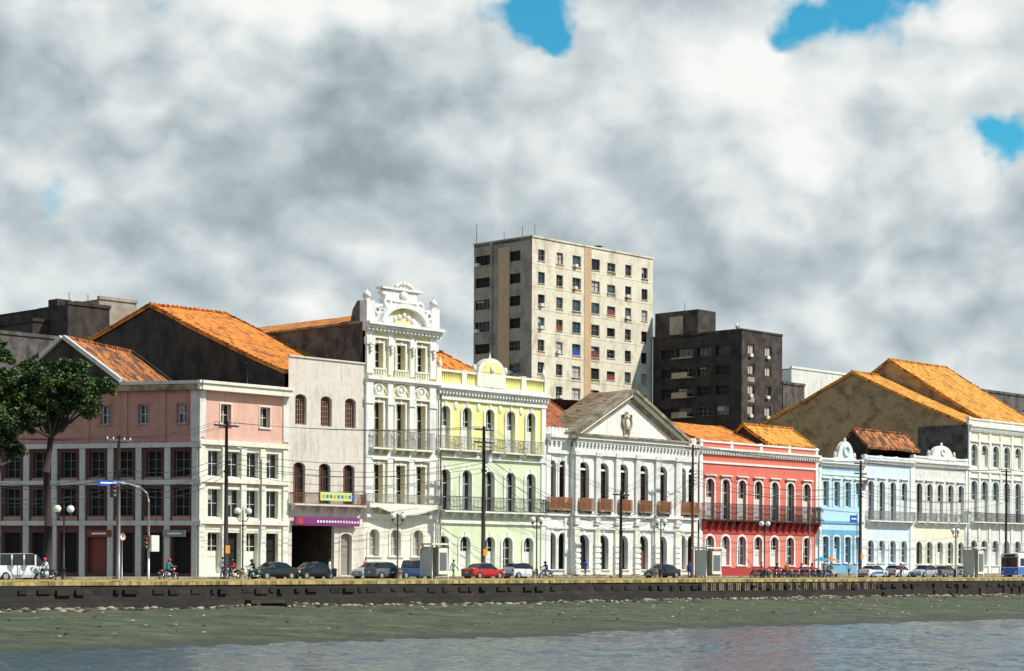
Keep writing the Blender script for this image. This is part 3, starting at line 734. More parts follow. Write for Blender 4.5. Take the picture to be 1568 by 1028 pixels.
b,xa,xb,zt,R=town('white_townhouse',1482,1640,1520,'cyl','cleanwhite',644,(654,664),[(683,716),(738,800),(828,866)],[1491,1507,1524,1541,1558,1575,1592,1609,1625],10,.95,'white',728,'iron',bal=[(1,'full')],fm='frame',gl='glassb',depth=8)
z=Z(1520,722); b.box('string_courses','cleanwhite',xa,xb,-.2,.02,z-.25,z+.15)
for p_ in (1484,1499,1515,1532,1549,1566): u=U(p_); b.box('pilasters','cleanwhite',u-.3,u+.3,-.14,.02,.4,Z(1520,666))
ap=S.on_u(1305,572,xa); be=S.on_u(1166,652,xa)
gable(b,'tan','tileyel',xa+.1,xa+8,[(.7,zt-.8),ap,be])
b.finish()
u0=U(1482)+8.1
ap=S.on_u(1362,553,u0); 
b=B('tall_tiled_warehouse',S,u0,1)
zf=zt-.6
gable(b,'tan','tileyel',u0,u0+16,[(1,zf),ap,(ap[0]*2-1,zf)]); b.finish()
# ================================================================= background
def tower():
    v0=58.0
    u0,zt=S.px(815,363,v0); u1=S.px(1000,390,v0)[0]
    vb=S.on_u(726,370,u0)[0]
    b=B('concrete_apartment_tower',S,u0,v0)
    fh=(Z(829,425,v0)-Z(829,459.5,v0))
    cols=[829,857,883,912,936,962,987]
    ops=[]; wz=[]
    for r in range(14):
        z=Z(829,391,v0)-r*fh
        if z<1: break
        wz.append(z)
        for i,c in enumerate(cols):
            u=S.px(c,450,v0)[0]; hw=.75 if i in(0,1,5,6) else .98
            h=.85 if i!=4 else .65
            ops.append((u-hw,u+hw,z-h,z+h,0))
    facade(b,'tower',u0,u1,0,zt,v0,ops,.3)
    for o in ops:
        fill(b,o,v0,.3,gm=random.choice(['dark','glass','glassb','glassb','curtain','glass']),fm=random.choice(['iron','greyrail','greyrail']),cols=2,rows=2,fw=.07)
        if random.random()<.18: 
            x=o[0]+random.random()*.6; b.box('ac_units','frame',x,x+.6,v0-.45,v0+.28,o[2]-.1,o[2]+.35)
        if random.random()<.35:
            b.box('stained_panels','towertan' if random.random()<.5 else 'stone',o[0]-.1,o[1]+.1,v0-.012,v0,o[2]-.75,o[2]-.13)
        if random.random()<.12: b.box('awnings','bluesign' if random.random()<.5 else 'reddoor',o[0]+.1,o[1]-.1,v0+.1,v0+.15,o[2]+.1,o[2]+.7)
        b.box('sills','tower',o[0]-.1,o[1]+.1,v0-.12,v0+.02,o[2]-.1,o[2]-.02)
    for z in wz: b.box('floor_bands','tower',u0+.01,u1-.01,v0-.03,v0+.01,z-1.45,z-1.3)
    for c in (900,):
        u=S.px(c,450,v0)[0]; b.box('tan_strip','towertan',u-.8,u+.8,v0-.06,v0+.01,2,zt-.1)
    b.box('parapet','tower',u0,u1,v0-.15,v0+.2,zt,zt+.25)
    b.box('roof_deck','towerside',u0,u1,v0+.2,vb,zt-.4,zt-.02)
    G=Frame(*S.w(u0,v0)[:2],-S.n[0],-S.n[1]); b.fr=G
    L=-(vb-v0)
    ops=[]
    for z in wz:
        for c,hw in ((740,1.75),(787,1.3)):
            u=G.px(c,450)[0]; ops.append((u-hw,u+hw,z-.75,z+.75,0))
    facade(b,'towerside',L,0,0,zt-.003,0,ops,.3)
    for o in ops:
        fill(b,o,0,.3,gm=random.choice(['dark','glass','dark']),fm=random.choice(['greyrail','iron']),cols=4,rows=2,fw=.08)
        if random.random()<.3: b.box('ac_units','frame',o[0]+.2,o[0]+.9,-.4,.28,o[2]-.1,o[2]+.4)
    a=G.px(764,450)[0]; c=G.px(781,450)[0]; b.box('tan_strip','towertan',a,c,-.2,.01,1,zt-1)
    a=G.px(752,450)[0]; b.box('tan_strip','towerside',a,a+.4,-.3,.01,1,zt)
    b.box('parapet','towerside',L,0.1,-.15,.2,zt,zt+.25)
    b.fr=S
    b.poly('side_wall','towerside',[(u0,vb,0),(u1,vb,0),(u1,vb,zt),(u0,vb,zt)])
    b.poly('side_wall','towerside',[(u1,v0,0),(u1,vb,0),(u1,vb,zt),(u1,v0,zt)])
    for px,t in ((730,342),(800,346),(819,343),(772,354)):
        vv=v0+6 if px>790 else vb-1
        u,z=S.px(px,t,vv); b.tube('antenna','iron',(u,vv,zt-.3),(u,vv,z),.06,.03,5)
        b.tube('antenna','iron',(u-.1,vv,z-.3),(u+.5,vv+.4,z-.1),.025,.02,4)
    u,z=S.px(805,356,v0+5); b.torus('satellite_dish','iron',(u,v0+5,zt+.6),.6,.08,'z'); b.tube('satellite_dish','iron',(u,v0+5,zt-.2),(u,v0+5,zt+.6),.5,.75)
    u,z=S.px(908,375,v0+4); b.tube('satellite_dish','iron',(u,v0+3,zt),(u,v0+3,zt+1.0),.1); b.ell('satellite_dish','iron',(u,v0+3,zt+1.1),(.8,.8,.15))
    b.finish()
tower()
def block():
    v0=40.0
    u0,zt=S.px(1136,506,v0); u1=S.px(1198,512,v0)[0]
    vb=S.on_u(1000,509,u0)[0]
    b=B('black_apartment_block',S,u0,v0)
    fh=3.1
    ops=[]
    cs=[S.px(p,600,v0)[0] for p in (1150,1176)]
    z=zt-2.6
    zz=[]
    while z>1.5: zz.append(z); z-=fh
    for z in zz:
        for c in cs: ops.append((c-.85,c+.85,z-.8,z+.7,0))
    facade(b,'block2',u0,u1,0,zt,v0,ops,.3)
    for o in ops:
        fill(b,o,v0,.3,gm=random.choice(['glass','curtain','glassb','dark','curtain']),fm='greyrail',cols=2,rows=1)
        if random.random()<.5: b.box('ac_units','frame',o[0]+.2,o[0]+.9,v0-.4,v0+.1,o[2]-.5,o[2]-.02)
        if random.random()<.4: b.box('stained_panels','towerside',o[0],o[1],v0-.012,v0,o[2]-1.2,o[2]-.5)
    G=Frame(*S.w(u0,v0)[:2],-S.n[0],-S.n[1]); b.fr=G; L=-(vb-v0)
    ops=[]
    for z in zz:
        for p,hw in ((1022,1.3),(1048,1.6),(1078,1.3),(1106,1.3)):
            u=G.px(p,600)[0]; ops.append((u-hw,u+hw,z-.8,z+.6,0))
    facade(b,'block',L,0,0,zt-.003,0,ops,.4)
    for o in ops:
        fill(b,o,0,.4,gm=random.choice(['glass','dark','glassb','dark']),fm=random.choice(['iron','greyrail']),cols=3,rows=2,fw=.07)
    for z in zz:
        u=G.px(1048,600)[0]
        b.box('balcony_ledges','towerside',u-2,u+2,-.9,.01,z-1.0,z-.85)
        if random.random()<.7: b.box('balcony_panels','towerside',u-1.9,u+1.2,-.9,-.82,z-.85,z-.1)
    b.box('parapet','block2',L,.1,-.1,.2,zt,zt+.3)
    zu=G.px(1030,477)[1]; a=L; c=G.px(1066,477)[0]
    b.box('roof_house','block2',a,c,.5,5,zt-.1,zu)
    b.box('roof_house','towerside',a+3,c-3,.45,.5,zt+.3,zu-.8)
    b.tube('antenna','iron',(a+4,3,zu),(a+4,3,zu+1.6),.04)
    b.fr=S
    b.box('parapet','block2',u0,u1,v0-.1,v0+.2,zt+.002,zt+.302)
    b.box('roof_deck','block2',u0,u1,v0+.2,vb,zt-.3,zt-.02)
    b.poly('side_wall','block',[(u0,vb,0),(u1,vb,0),(u1,vb,zt),(u0,vb,zt)]); b.poly('side_wall','block',[(u1,v0,0),(u1,vb,0),(u1,vb,zt),(u1,v0,zt)])
    b.tube('satellite_dish','iron',(u0+3,v0+3,zt),(u0+3,v0+3,zt+1.0),.06); b.ell('satellite_dish','galv',(u0+3,v0+3,zt+1.1),(.6,.2,.5))
    b.finish()
block()
def simple(name,pxa,pxb,py,v0,depth,wall,roofc=None,wins=0):
    u0,zt=S.px(pxa,py,v0); u1=S.px(pxb,py,v0)[0]
    b=B(name,S,u0,v0)
    ops=[]
    if wins:
        for i in range(wins):
            c=u0+(u1-u0)*(i+.5)/wins
            for z in (zt-3,zt-6.5): 
                if z>2: ops.append((c-.7,c+.7,z-.8,z+.8,0))
    facade(b,wall,u0,u1,0,zt,v0,ops,.3)
    for o in ops: fill(b,o,v0,.3)
    b.box('coping',roofc or wall,u0-.1,u1+.1,v0-.15,v0+.3,zt,zt+.4)
    b.box('roof_deck',roofc or wall,u0,u1,v0+.3,v0+depth,zt-.3,zt-.01)
    for x in (u0,u1): b.poly('side_wall',wall,[(x,v0,0),(x,v0+depth,0),(x,v0+depth,zt),(x,v0,zt)])
    b.poly('side_wall',wall,[(u0,v0+depth,0),(u1,v0+depth,0),(u1,v0+depth,zt),(u0,v0+depth,zt)])
    if 'dark' in name:
        for k in (.25,.7): 
            uu=u0+(u1-u0)*k; b.tube('antenna','iron',(uu,v0+2,zt),(uu,v0+2,zt+1.8),.04)
            b.box('water_tank',wall,uu-1,uu+1,v0+3,v0+5,zt-.02,zt+1.0)
    b.finish()
simple('grey_house',1199,1232,588,42,8,'greywall')
simple('white_rooftop_house',1212,1324,564,70,20,'white','cleanwhite')
simple('grey_rear_house',1492,1640,598,24,8,'greywall','greywall',5)
simple('dark_rear_building',104,168,466,62,20,'darkwall')
simple('grey_water_tower_building',152,209,458,70,14,'towerside','towerside')
simple('low_grey_warehouse',-60,112,505,58,8,'greywall')
simple('low_black_warehouse',50,110,492,66,14,'darkwall')
# ================================================================= ground, quay, mud, water
def sheet(name,pts,mat,faces=None):
    me=bpy.data.meshes.new(name); me.from_pydata([S.w(*p) for p in pts],[],faces or [tuple(range(len(pts)))])
    me.materials.append(mat); o=bpy.data.objects.new(name,me); sc.collection.objects.link(o); return o
def groundmat(name,c1,c2,scale,rough=.9,c3=None,st=.4,sc3=(1,1,1)):
    m,n,b=nt(name)
    t=coords(n,sc3)
    g=noi(n,t,scale,8,.65)
    col=ramp(n,g,[(.35,c1),(.65,c2)]+([(.75,c3)] if c3 else []))
    n.links.new(col,b.inputs['Base Color']); b.inputs['Roughness'].default_value=rough
    bump(n,b,g,st,.15); return m
asph=groundmat('asphalt',(.04,.04,.042),(.07,.068,.065),.8)
pave=groundmat('paving_stone',(.22,.2,.17),(.36,.32,.26),1.2)
prom=groundmat('dry_grass_promenade',(.58,.39,.10),(.16,.16,.05),.9,.95,(.42,.33,.2))
city=groundmat('city_ground',(.12,.11,.1),(.2,.18,.16),.05)
QV=-28.0
sheet('ground',[(-3000,QV+.3,-.16),(3000,QV+.3,-.16),(3000,6000,-.16),(-3000,6000,-.16)],city)
b=B('riverside_road',S,0,-12)
b.poly('asphalt_surface',asph,[(-400,-20,-.0),(700,-20,-.0),(700,-4.2,-.0),(-400,-4.2,-.0)])
for i in range(-60,110):
    b.poly('lane_marking','frame',[(i*6,-12.1,.004),(i*6+3,-12.1,.004),(i*6+3,-11.95,.004),(i*6,-11.95,.004)])
for v in (-19.6,-4.6): b.poly('edge_line','frame',[(-400,v,.004),(700,v,.004),(700,v+.12,.004),(-400,v+.12,.004)])
b.finish()
b=B('pavement',S,0,-2); b.box('paving',pave,-400,700,-4.1,1,-.1,.14); b.box('kerb','stone',-400,700,-4.3,-4.102,-.1,.145); b.finish()
b=B('promenade',S,0,-24); b.box('grass_strip',prom,-400,700,QV+.9,-20.4,-.14,.1); b.box('kerb','stone',-400,700,-20.398,-20.1,-.14,.13)
pts=[];f=[]
for i in range(9000):
    u=random.uniform(-85,190); 
    if noise.noise(Vector((u*.15,3,0)))<-.1: continue
    v=random.uniform(QV+.95,QV+3.5); h=random.uniform(.06,.2); dx=random.uniform(-.08,.08); o=len(pts)
    pts+=[(u-.03,v,.09),(u+.03,v+.02,.09),(u+dx,v,.09+h)]; f.append((o,o+1,o+2))
b.add('grass_tufts',prom,pts,f)
b.finish()
m,n,pb=nt('quay_stone')
br=N(n,'ShaderNodeTexBrick'); br.inputs['Scale'].default_value=1.0
mp=N(n,'ShaderNodeMapping'); mp.inputs['Rotation'].default_value=(math.radians(90),0,0)
tc=N(n,'ShaderNodeTexCoord'); n.links.new(tc.outputs['Object'],mp.inputs[0]); n.links.new(mp.outputs[0],br.inputs['Vector'])
br.inputs['Brick Width'].default_value=1.1; br.inputs['Row Height'].default_value=.42; br.inputs['Mortar Size'].default_value=.03
br.inputs['Color1'].default_value=(.034,.024,.016,1); br.inputs['Color2'].default_value=(.012,.009,.007,1); br.inputs['Mortar'].default_value=(.004,.003,.003,1)
g=noi(n,coords(n,(.25,1,1.2)),1.0,8,.7)
f=ramp(n,g,[(.42,(0,0,0)),(.62,(1,1,1))])
c=mixc(n,f,br.outputs['Color'],(.007,.006,.004))
g2=noi(n,coords(n,(1,1,.3)),1.5,6,.7); f2=ramp(n,g2,[(.62,(0,0,0)),(.72,(.5,.5,.5))])
c=mixc(n,f2,c,(.09,.06,.035))
n.links.new(c,pb.inputs['Base Color']); pb.inputs['Roughness'].default_value=.85; bump(n,pb,br.outputs['Fac'],-.6,.05)
quay=m
M['capstone']=plaster('quay_capstone',(.56,.42,.17),.8,(.10,.08,.04),.9,.42,.56)
b=B('quay_wall',S,0,QV)
b.add('wall_face',quay,[(-400,QV,-.05),(700,QV,-.05),(700,QV-.5,-2.6),(-400,QV-.5,-2.6)],[(0,1,2,3)])
x=-90.0
while x<260:
    L=random.uniform(1.6,3.2); h=random.uniform(.03,.1); 
    b.box('cap_stones','capstone',x,x+L-.04,QV-.12+random.uniform(-.04,.04),QV+.95,-.2,h); x+=L
x=-90
while x<260:
    L=random.uniform(.3,1.2); b.box('wall_ledge',quay,x,x+L,QV-random.uniform(.15,.4),QV,-.75-random.uniform(0,.15),-.5); x+=L+random.uniform(0,1.5)
for gp in range(1072,1335,13):
    u=S.px(gp,905,QV)[0]
    for k in range(3):
        b.box('drain_slots','stone',u+k*.28,u+k*.28+.1,QV-.3,QV-.02,-1.0,-.3)
b.finish()
def mudz(u,v):
    t=(QV-v)/30.0
    z=-1.75-1.28*max(0,t)**1.15
    z+=.16*(noise.noise(Vector((u*.05,v*.12,0))))+.10*noise.noise(Vector((u*.3,v*.5,3)))+.09*noise.noise(Vector((u*.9,v*1.1,7)))
    z+=.12*noise.noise(Vector((u*.012,1,5)))
    return z
uc=S.px(398,940,QV)[0]
def mudzz(u,v):
    z=mudz(u,v)
    d=abs(u-(uc+(QV-v)*.45+.6*math.sin(v*.7)))
    k=max(0,1-(QV-v)/14)
    z-=.7*k*math.exp(-(d/1.3)**2); z+=.28*k*math.exp(-((d-3)/1.2)**2)
    return z
pts=[];fc=[]
us=[-400,-200]+[-95+i*.5 for i in range(600)]+[300,700]
vs=[QV-.2-.5*j for j in range(90)]
for v in vs:
    for u in us: pts.append((u,v,mudzz(u,v)))
nu=len(us)
for j in range(len(vs)-1):
    for i in range(nu-1): fc.append((j*nu+i,j*nu+i+1,(j+1)*nu+i+1,(j+1)*nu+i))
mud,n,pb=nt('wet_mud')
g=noi(n,coords(n,(.22,.5,1)),.9,8,.72); c=ramp(n,g,[(.3,(.04,.048,.026)),(.5,(.092,.10,.06)),(.7,(.15,.155,.10))])
g2=noi(n,coords(n,(.6,2.2,1)),1.4,7,.75); f=ramp(n,g2,[(.5,(0,0,0)),(.64,(.9,.9,.9))]); c=mixc(n,f,c,(.03,.03,.018))
g3=noi(n,coords(n,(1,1.5,1)),3.0,5,.75); f=ramp(n,g3,[(.58,(0,0,0)),(.68,(.8,.8,.8))]); c=mixc(n,f,c,(.28,.26,.19))
ge=N(n,'ShaderNodeNewGeometry'); sp=N(n,'ShaderNodeSeparateXYZ'); n.links.new(ge.outputs['Position'],sp.inputs[0])
mr=N(n,'ShaderNodeMapRange'); n.links.new(sp.outputs[2],mr.inputs[0]); mr.inputs[1].default_value=-2.98; mr.inputs[2].default_value=-2.75; mr.inputs[3].default_value=.7; mr.inputs[4].default_value=0
c=mixc(n,mr.outputs[0],c,(.035,.036,.026))
mr2=N(n,'ShaderNodeMapRange'); n.links.new(sp.outputs[2],mr2.inputs[0]); mr2.inputs[1].default_value=-2.98; mr2.inputs[2].default_value=-2.7; mr2.inputs[3].default_value=.5; mr2.inputs[4].default_value=.9
n.links.new(mr2.outputs[0],pb.inputs['Roughness']); pb.inputs['Specular IOR Level'].default_value=.3
n.links.new(c,pb.inputs['Base Color']); bump(n,pb,g2,.8,.2)
o=sheet('mud_bank',pts,mud,fc)
for p in o.data.polygons: p.use_smooth=True
wm,n,pb=nt('river_water')
g=noi(n,coords(n,(.03,.06,1)),1,4,.6); c=ramp(n,g,[(.35,(.012,.05,.095)),(.6,(.035,.075,.09))]); n.links.new(c,pb.inputs['Base Color'])
pb.inputs['Roughness'].default_value=.06; pb.inputs['IOR'].default_value=1.33; pb.inputs['Specular IOR Level'].default_value=.38
a=noi(n,coords(n,(1,1,1)),4,4,.65); bump(n,pb,a,.8,.07)
sheet('river_water',[(-3000,-3000,-3.25),(3000,-3000,-3.25),(3000,QV-8,-3.25),(-3000,QV-8,-3.25)],wm)
us=[-95+i*.3 for i in range(1000)]; vs=[QV-14-i*.3 for i in range(235)]
pts=[];fc=[]
nz=noise.noise
for v in vs:
    for u in us:
        gz=.7+1.0*nz(Vector((u*.03,v*.07,9)))
        z=-3.0+gz*(.10*nz(Vector((u*.8+v*.3,v*.8,0)))+.10*nz(Vector((u*.38,v*.5,4)))+.06*nz(Vector((u*1.6,v*1.6,2))))
        pts.append((u,v,z))
nu=len(us)
for j in range(len(vs)-1):
    for i in range(nu-1): fc.append((j*nu+i,j*nu+i+1,(j+1)*nu+i+1,(j+1)*nu+i))
o=sheet('river_ripples',pts,wm,fc)
o.data.polygons.foreach_set('use_smooth',[True]*len(o.data.polygons))
b=B('shore_stones',S,0,QV)
for i in range(2200):
    u=random.uniform(-75,150); d=abs(random.gauss(0,1.0)) if random.random()<.7 else random.uniform(0,22); v=QV-.6-d
    r=random.uniform(.05,.24)*(1 if d<4 else .6); z=mudzz(u,v)
    b.ell('stones',random.choice(['stone','greywall','darkwall','stone','towerside']),(u,v,z+r*.2),(r*random.uniform(.8,1.7),r,r*.6),6,4,False)
b.finish()
b=B('drain_outlet',S,uc,QV); z=-1.9
b.box('lintel','darkwall',uc-1.6,uc+1.6,QV-1.0,QV-.2,z+.35,z+.6); b.box('opening','dark',uc-1.2,uc+1.2,QV-.7,QV-.3,z-.7,z+.35)
for s in (-1.6,1.25): b.box('wing','darkwall',uc+s,uc+s+.35,QV-1.6,QV-.3,z-.8,z+.35)
b.finish()
for px,py,h in ((1430,928,.7),(1466,940,1.3),(1500,932,.8),(1536,938,1.0),(1549,936,.9),(1561,936,1.0),(1352,921,.5)):
    best=None
    for k in range(10,290):
        v=QV-k*.1; u,z=S.px(px,py+6,v)
        if z<mudzz(u,v)+.02: best=(u,v); break
    if not best: best=(S.px(px,py,QV-20)[0],QV-20)
    u,v=best
    b=B('mooring_post',S,u,v); z=mudzz(u,v)
    b.tube('post','darkpole',(u,v,z-.5),(u+.06,v,z+h),.17,.13,8); b.tube('cap','darkpole',(u+.06,v,z+h),(u+.06,v,z+h+.08),.16,.1,8)
    b.finish()
# ================================================================= street furniture
poles=[]
def pole(px,top,v,mat='concrete',kind=0,r=.2):
    u,z=S.px(px,top,v)
    b=B('utility_pole',S,u,v)
    b.tube('shaft',mat,(u,v,.0),(u,v,z),r,r*.6,10)
    arms=[z-.4] if kind==0 else [z-.35,z-1.6]
    for za in arms:
        b.box('crossarm',mat,u-1.3,u+1.3,v-.08,v+.08,za-.08,za+.08)
        for k in (-1.15,-.55,.55,1.15): b.tube('insulator','frame',(u+k,v,za+.08),(u+k,v,za+.32),.07,.05,6)
    if kind==1:
        b.tube('transformer','galv',(u+.1,v-.6,z-3.6),(u+.1,v-.6,z-2.4),.36,.36,12); b.box('transformer_bracket','iron',u-.2,u+.4,v-.3,v,z-3.2,z-2.9)
        b.box('fuse_bar','iron',u-.9,u+.9,v-.25,v-.15,z-2.1,z-2.0)
    for k in range(5): b.box('cable_bracket','iron',u-.12,u+.12,v-.45,v-.1,z-3.0-k*.35,z-2.95-k*.35)
    b.tube('band','iron',(u,v,z-4.5),(u,v,z-4.3),r+.03,r+.03,10)
    if px in(347,741,1318): b.box('yellow_band','paint_orange',u-r-.02,u+r+.02,v-r-.03,v-r,2.2,2.9)
    b.finish(); poles.append((u,v,z))
pole(-120,655,-4.6)
pole(182,667,-4.6,'concrete',0,.22); pole(347,645,-4.6,'darkpole',0,.22); pole(741,653,-4.6,'darkpole',1,.24)
pole(951,752,-5.2,'darkpole',0,.2); pole(1061,681,-4.6,'rustpole',0,.18); pole(1318,706,-4.6,'darkpole',1,.22); pole(1541,718,-4.6,'darkpole',0,.2); pole(1720,725,-4.6)
b=B('power_lines',S,poles[0][0],poles[0][1])
hp=[p for p in poles if p[2]>7.5 ]
for a,c in zip(hp,hp[1:]):
    for k,dz in ((-1.15,-.1),(-.55,-.1),(.55,-.1),(1.15,-.1),(0,-2.8),(.1,-3.2),(-.1,-3.6),(0,-4.1),(0.05,-4.5)):
        sag=.5 if dz>-1 else random.uniform(.7,1.6); n=12
        P=[]
        for i in range(n+1):
            t=i/n; P.append((a[0]+k+(c[0]-a[0])*t, a[1]-(.0 if dz>-1 else .35), a[2]+dz+(c[2]-a[2])*t-sag*4*t*(1-t)))
        b.path('wire','iron',P,.014 if dz>-1 else .022,4)
b.finish()
def lamp(px,top,v,n=2):
    u,z=S.px(px,top,v)
    b=B('street_lamp',S,u,v)
    b.tube('base','iron',(u,v,.05),(u,v,.9),.2,.13,10); b.torus('base_ring','iron',(u,v,.92),.13,.04,'z',12,6)
    b.tube('shaft','iron',(u,v,.9),(u,v,z-.3),.07,.05,8)
    g=.27
    for s in (-1,1):
        P=[(u,v,z-1.1),(u+s*.3,v,z-1.15),(u+s*.52,v,z-.95),(u+s*.55,v,z-.7)]
        b.path('arm','iron',P,.035,6)
        b.tube('holder','iron',(u+s*.55,v,z-.75),(u+s*.55,v,z-.6),.1,.14,8); b.ell('globe','globe',(u+s*.55,v,z-.35),(g,g,g*1.05),12,8)
        b.tube('cap','iron',(u+s*.55,v,z-.1),(u+s*.55,v,z),.13,.02,8)
    b.tube('spike','iron',(u,v,z-.3),(u,v,z+.1),.05,.0,6)
    b.finish()
for a in ((98,772,-21),(372,776,-19.8),(609,784,-20.6),(822,790,-20.6),(1012,793,-20.6),(1171,797,-20.6),(1463,808,-21)): lamp(*a)
def tlight():
    v=-20.4; u,z=S.px(228,748,v)
    b=B('traffic_light_mast',S,u,v)
    b.tube('mast','galv',(u,v,0),(u,v,z-1),.1,.08,10)
    pts=[(u,v,z-1),(u-.15,v,z-.4),(u-.7,v,z),(u-1.8,v,z+.25),(u-3.2,v,z+.4)]
    b.path('arm','galv',pts,.06,8)
    e=pts[-1]
    for (x,zz) in ((e[0],e[2]-.65),(u-.35,2.9)):
        b.box('signal_head','iron',x-.18,x+.18,v-.2,v+.12,zz-.5,zz+.5)
        for k,mm in enumerate(('paint_busred','paint_orange','paint_green')): b.tube('signal_lens',mm,(x,v-.2,zz+.3-k*.3),(x,v-.24,zz+.3-k*.3),.11,.11,10); b.tube('visor','iron',(x,v-.2,zz+.3-k*.3+.09),(x,v-.4,zz+.3-k*.3+.11),.07,.07,6)
    b.box('control_cabinet','frame',u-.1,u+.6,v-.5,v-.12,2.2,3.4)
    b.finish()
    u,z=S.px(166,740,v)
    b=B('street_name_sign',S,u,v); 
    b.box('plate','bluesign',u-.95,u+.95,v-.03,v+.03,z-.22,z+.22); b.box('lettering','signwhite',u-.7,u+.7,v-.036,v-.03,z-.05,z+.07)
    b.tube('post','galv',(u+1.0,v+.06,0),(u+1.0,v+.06,z+.3),.05,.05,8); b.finish()
tlight()
def sign(px,py,v,r=.3,mt='paint_busred'):
    u,z=S.px(px,py,v); b=B('traffic_sign',S,u,v)
    b.tube('post','galv',(u,v,0),(u,v,z+.3),.04,.04,8); b.tube('disc',mt,(u,v-.05,z),(u,v-.08,z),r,r,20); b.tube('disc_face','signwhite',(u,v-.08,z),(u,v-.088,z),r*.75,r*.75,20); b.box('bar','black',u-.05,u+.05,v-.096,v-.088,z-r*.4,z+r*.4); b.finish()
sign(187,822,-19.8); sign(1465,822,-19.8,.25); sign(645,838,-19.8,.28)
u,z=S.px(1307,795,-19.8); b=B('direction_sign',S,u,-19.8); b.box('plate','bluesign',u-.7,u+.7,-19.85,-19.8,z-.4,z+.4); b.box('lettering','signwhite',u-.5,u+.5,-19.856,-19.85,z-.05,z+.1); b.tube('post','galv',(u+.75,-19.76,0),(u+.75,-19.76,z+.6),.05); b.finish()
for px,top,v in ((400,690,-6),(1240,760,-6)):
    u,z=S.px(px,top,v); b=B('road_light',S,u,v); b.tube('shaft','galv',(u,v,0),(u,v,z-.8),.09,.06,8); b.path('arm','galv',[(u,v,z-.8),(u-.4,v,z-.2),(u-1.2,v,z),(u-2.2,v,z+.1)],.04); b.ell('lantern','galv',(u-2.4,v,z+.08),(.4,.16,.1)); b.finish()
def kiosk(px,v,w,top,bot=880):
    u,z=S.px(px,top,v); b=B('bus_shelter',S,u,v); h=z
    for sx in (-1,1):
        for y in (0,1.4): b.tube('post','galv',(u+sx*w,v+y,0),(u+sx*w,v+y,h-.1),.05,.05,6)
    b.box('roof','frame',u-w-.25,u+w+.25,v-.25,v+1.7,h-.15,h)
    b.box('back_panel','paint_silver',u-w+.08,u+w-.08,v+1.38,v+1.42,.35,h-.35)
    b.box('advert_panel','frame',u+w-.1,u+w+.02,v+.05,v+1.35,.35,h-.3)
    b.box('advert_panel','paint_silver',u-w+.02,u-w+.1,v+.05,v+1.35,.35,h-.3)
    b.box('front_panel','frame',u-w*.2,u+w-.08,v-.04,v+.02,.5,h-.4); b.box('poster','paint_grey',u-w*.1,u+w-.2,v-.05,v-.04,.8,h-.8)
    b.box('bench','wood',u-w+.3,u+w-.3,v+.8,v+1.2,.42,.48); b.box('bench_leg','iron',u-.05,u+.05,v+.9,v+1.1,.05,.42)
    b.finish()
kiosk(674,-20.8,.95,832); kiosk(1093,-20.8,1.2,838); kiosk(1499,-20.8,1.1,838)
for px in (370,612,818,1005,1180):
    u,_=S.px(px,870,-24); b=B('bollard',S,u,-24); b.tube('post','stone',(u,-24,.05),(u,-24,.75),.2,.17,10); b.ell('cap','stone',(u,-24,.75),(.19,.19,.12)); b.finish()
for px,v,mtl in ((1272,-14,'tarp'),(1258,-14.5,'tarpblue')):
    u,_=S.px(px,865,v); b=B('vendor_parasol',S,u,v); b.tube('pole','galv',(u,v,0),(u,v,2.3),.03,.03,6)
    P=[(u+1.1*math.cos(i*math.pi/4),v+1.1*math.sin(i*math.pi/4),1.95) for i in range(8)]+[(u,v,2.4)]
    b.add('canopy',mtl,P,[(i,(i+1)%8,8) for i in range(8)]); b.box('cart','paint_silver',u-.6,u+.6,v-.4,v+.4,.45,.95); b.tube('cart_wheel','black',(u-.4,v-.45,.25),(u-.4,v-.4,.25),.25,.25,12); b.tube('cart_wheel','black',(u+.4,v-.45,.25),(u+.4,v-.4,.25),.25,.25,12); b.finish()
# ================================================================= vehicles
def loft(b,part,paintm,sts,glass,cabtop,zb=.24):
    secs=[]
    for (x,zbelt,zt,w,wt) in sts:
        half=[(w*.93,zb),(w,zb+.22),(w*1.0,(zb+zbelt)/2+.05),(w*.97,zbelt),(wt,zt),(wt*.6,zt+.035)]
        secs.append([(x,y,z) for y,z in half]+[(x,-y,z) for y,z in reversed(half)])
    n=len(secs[0])
    for i in range(len(secs)-1):
        for j in range(n-1):
            q=[secs[i][j],secs[i+1][j],secs[i+1][j+1],secs[i][j+1]]
            side=j in(3,n-5); top=j in(4,5,6)
            mt=paintm
            if side and i in glass: mt='carglass'
            if top and i in cabtop: mt='carglass'
            b.add('body' if mt==paintm else 'windows',mt,q,[(0,1,2,3)],False)
        b.add('underside','black',[secs[i][0],secs[i+1][0],secs[i+1][-1],secs[i][-1]],[(0,1,2,3)])
    for s_ in (secs[0],secs[-1]): b.poly('body',paintm,s_)
def wheels(b,xs,w,r=.32):
    for x in xs:
        for s in (-1,1):
            b.tube('wheel_arch','black',(x,s*(w-.25),r+.03),(x,s*(w+.006),r+.03),r+.07,r+.07,16,False)
            b.tube('tyre','black',(x,s*(w-.2),r),(x,s*(w+.03),r),r,r,18,False); b.tube('hub','galv',(x,s*(w+.03),r),(x,s*(w+.045),r),r*.6,r*.55,12,False)
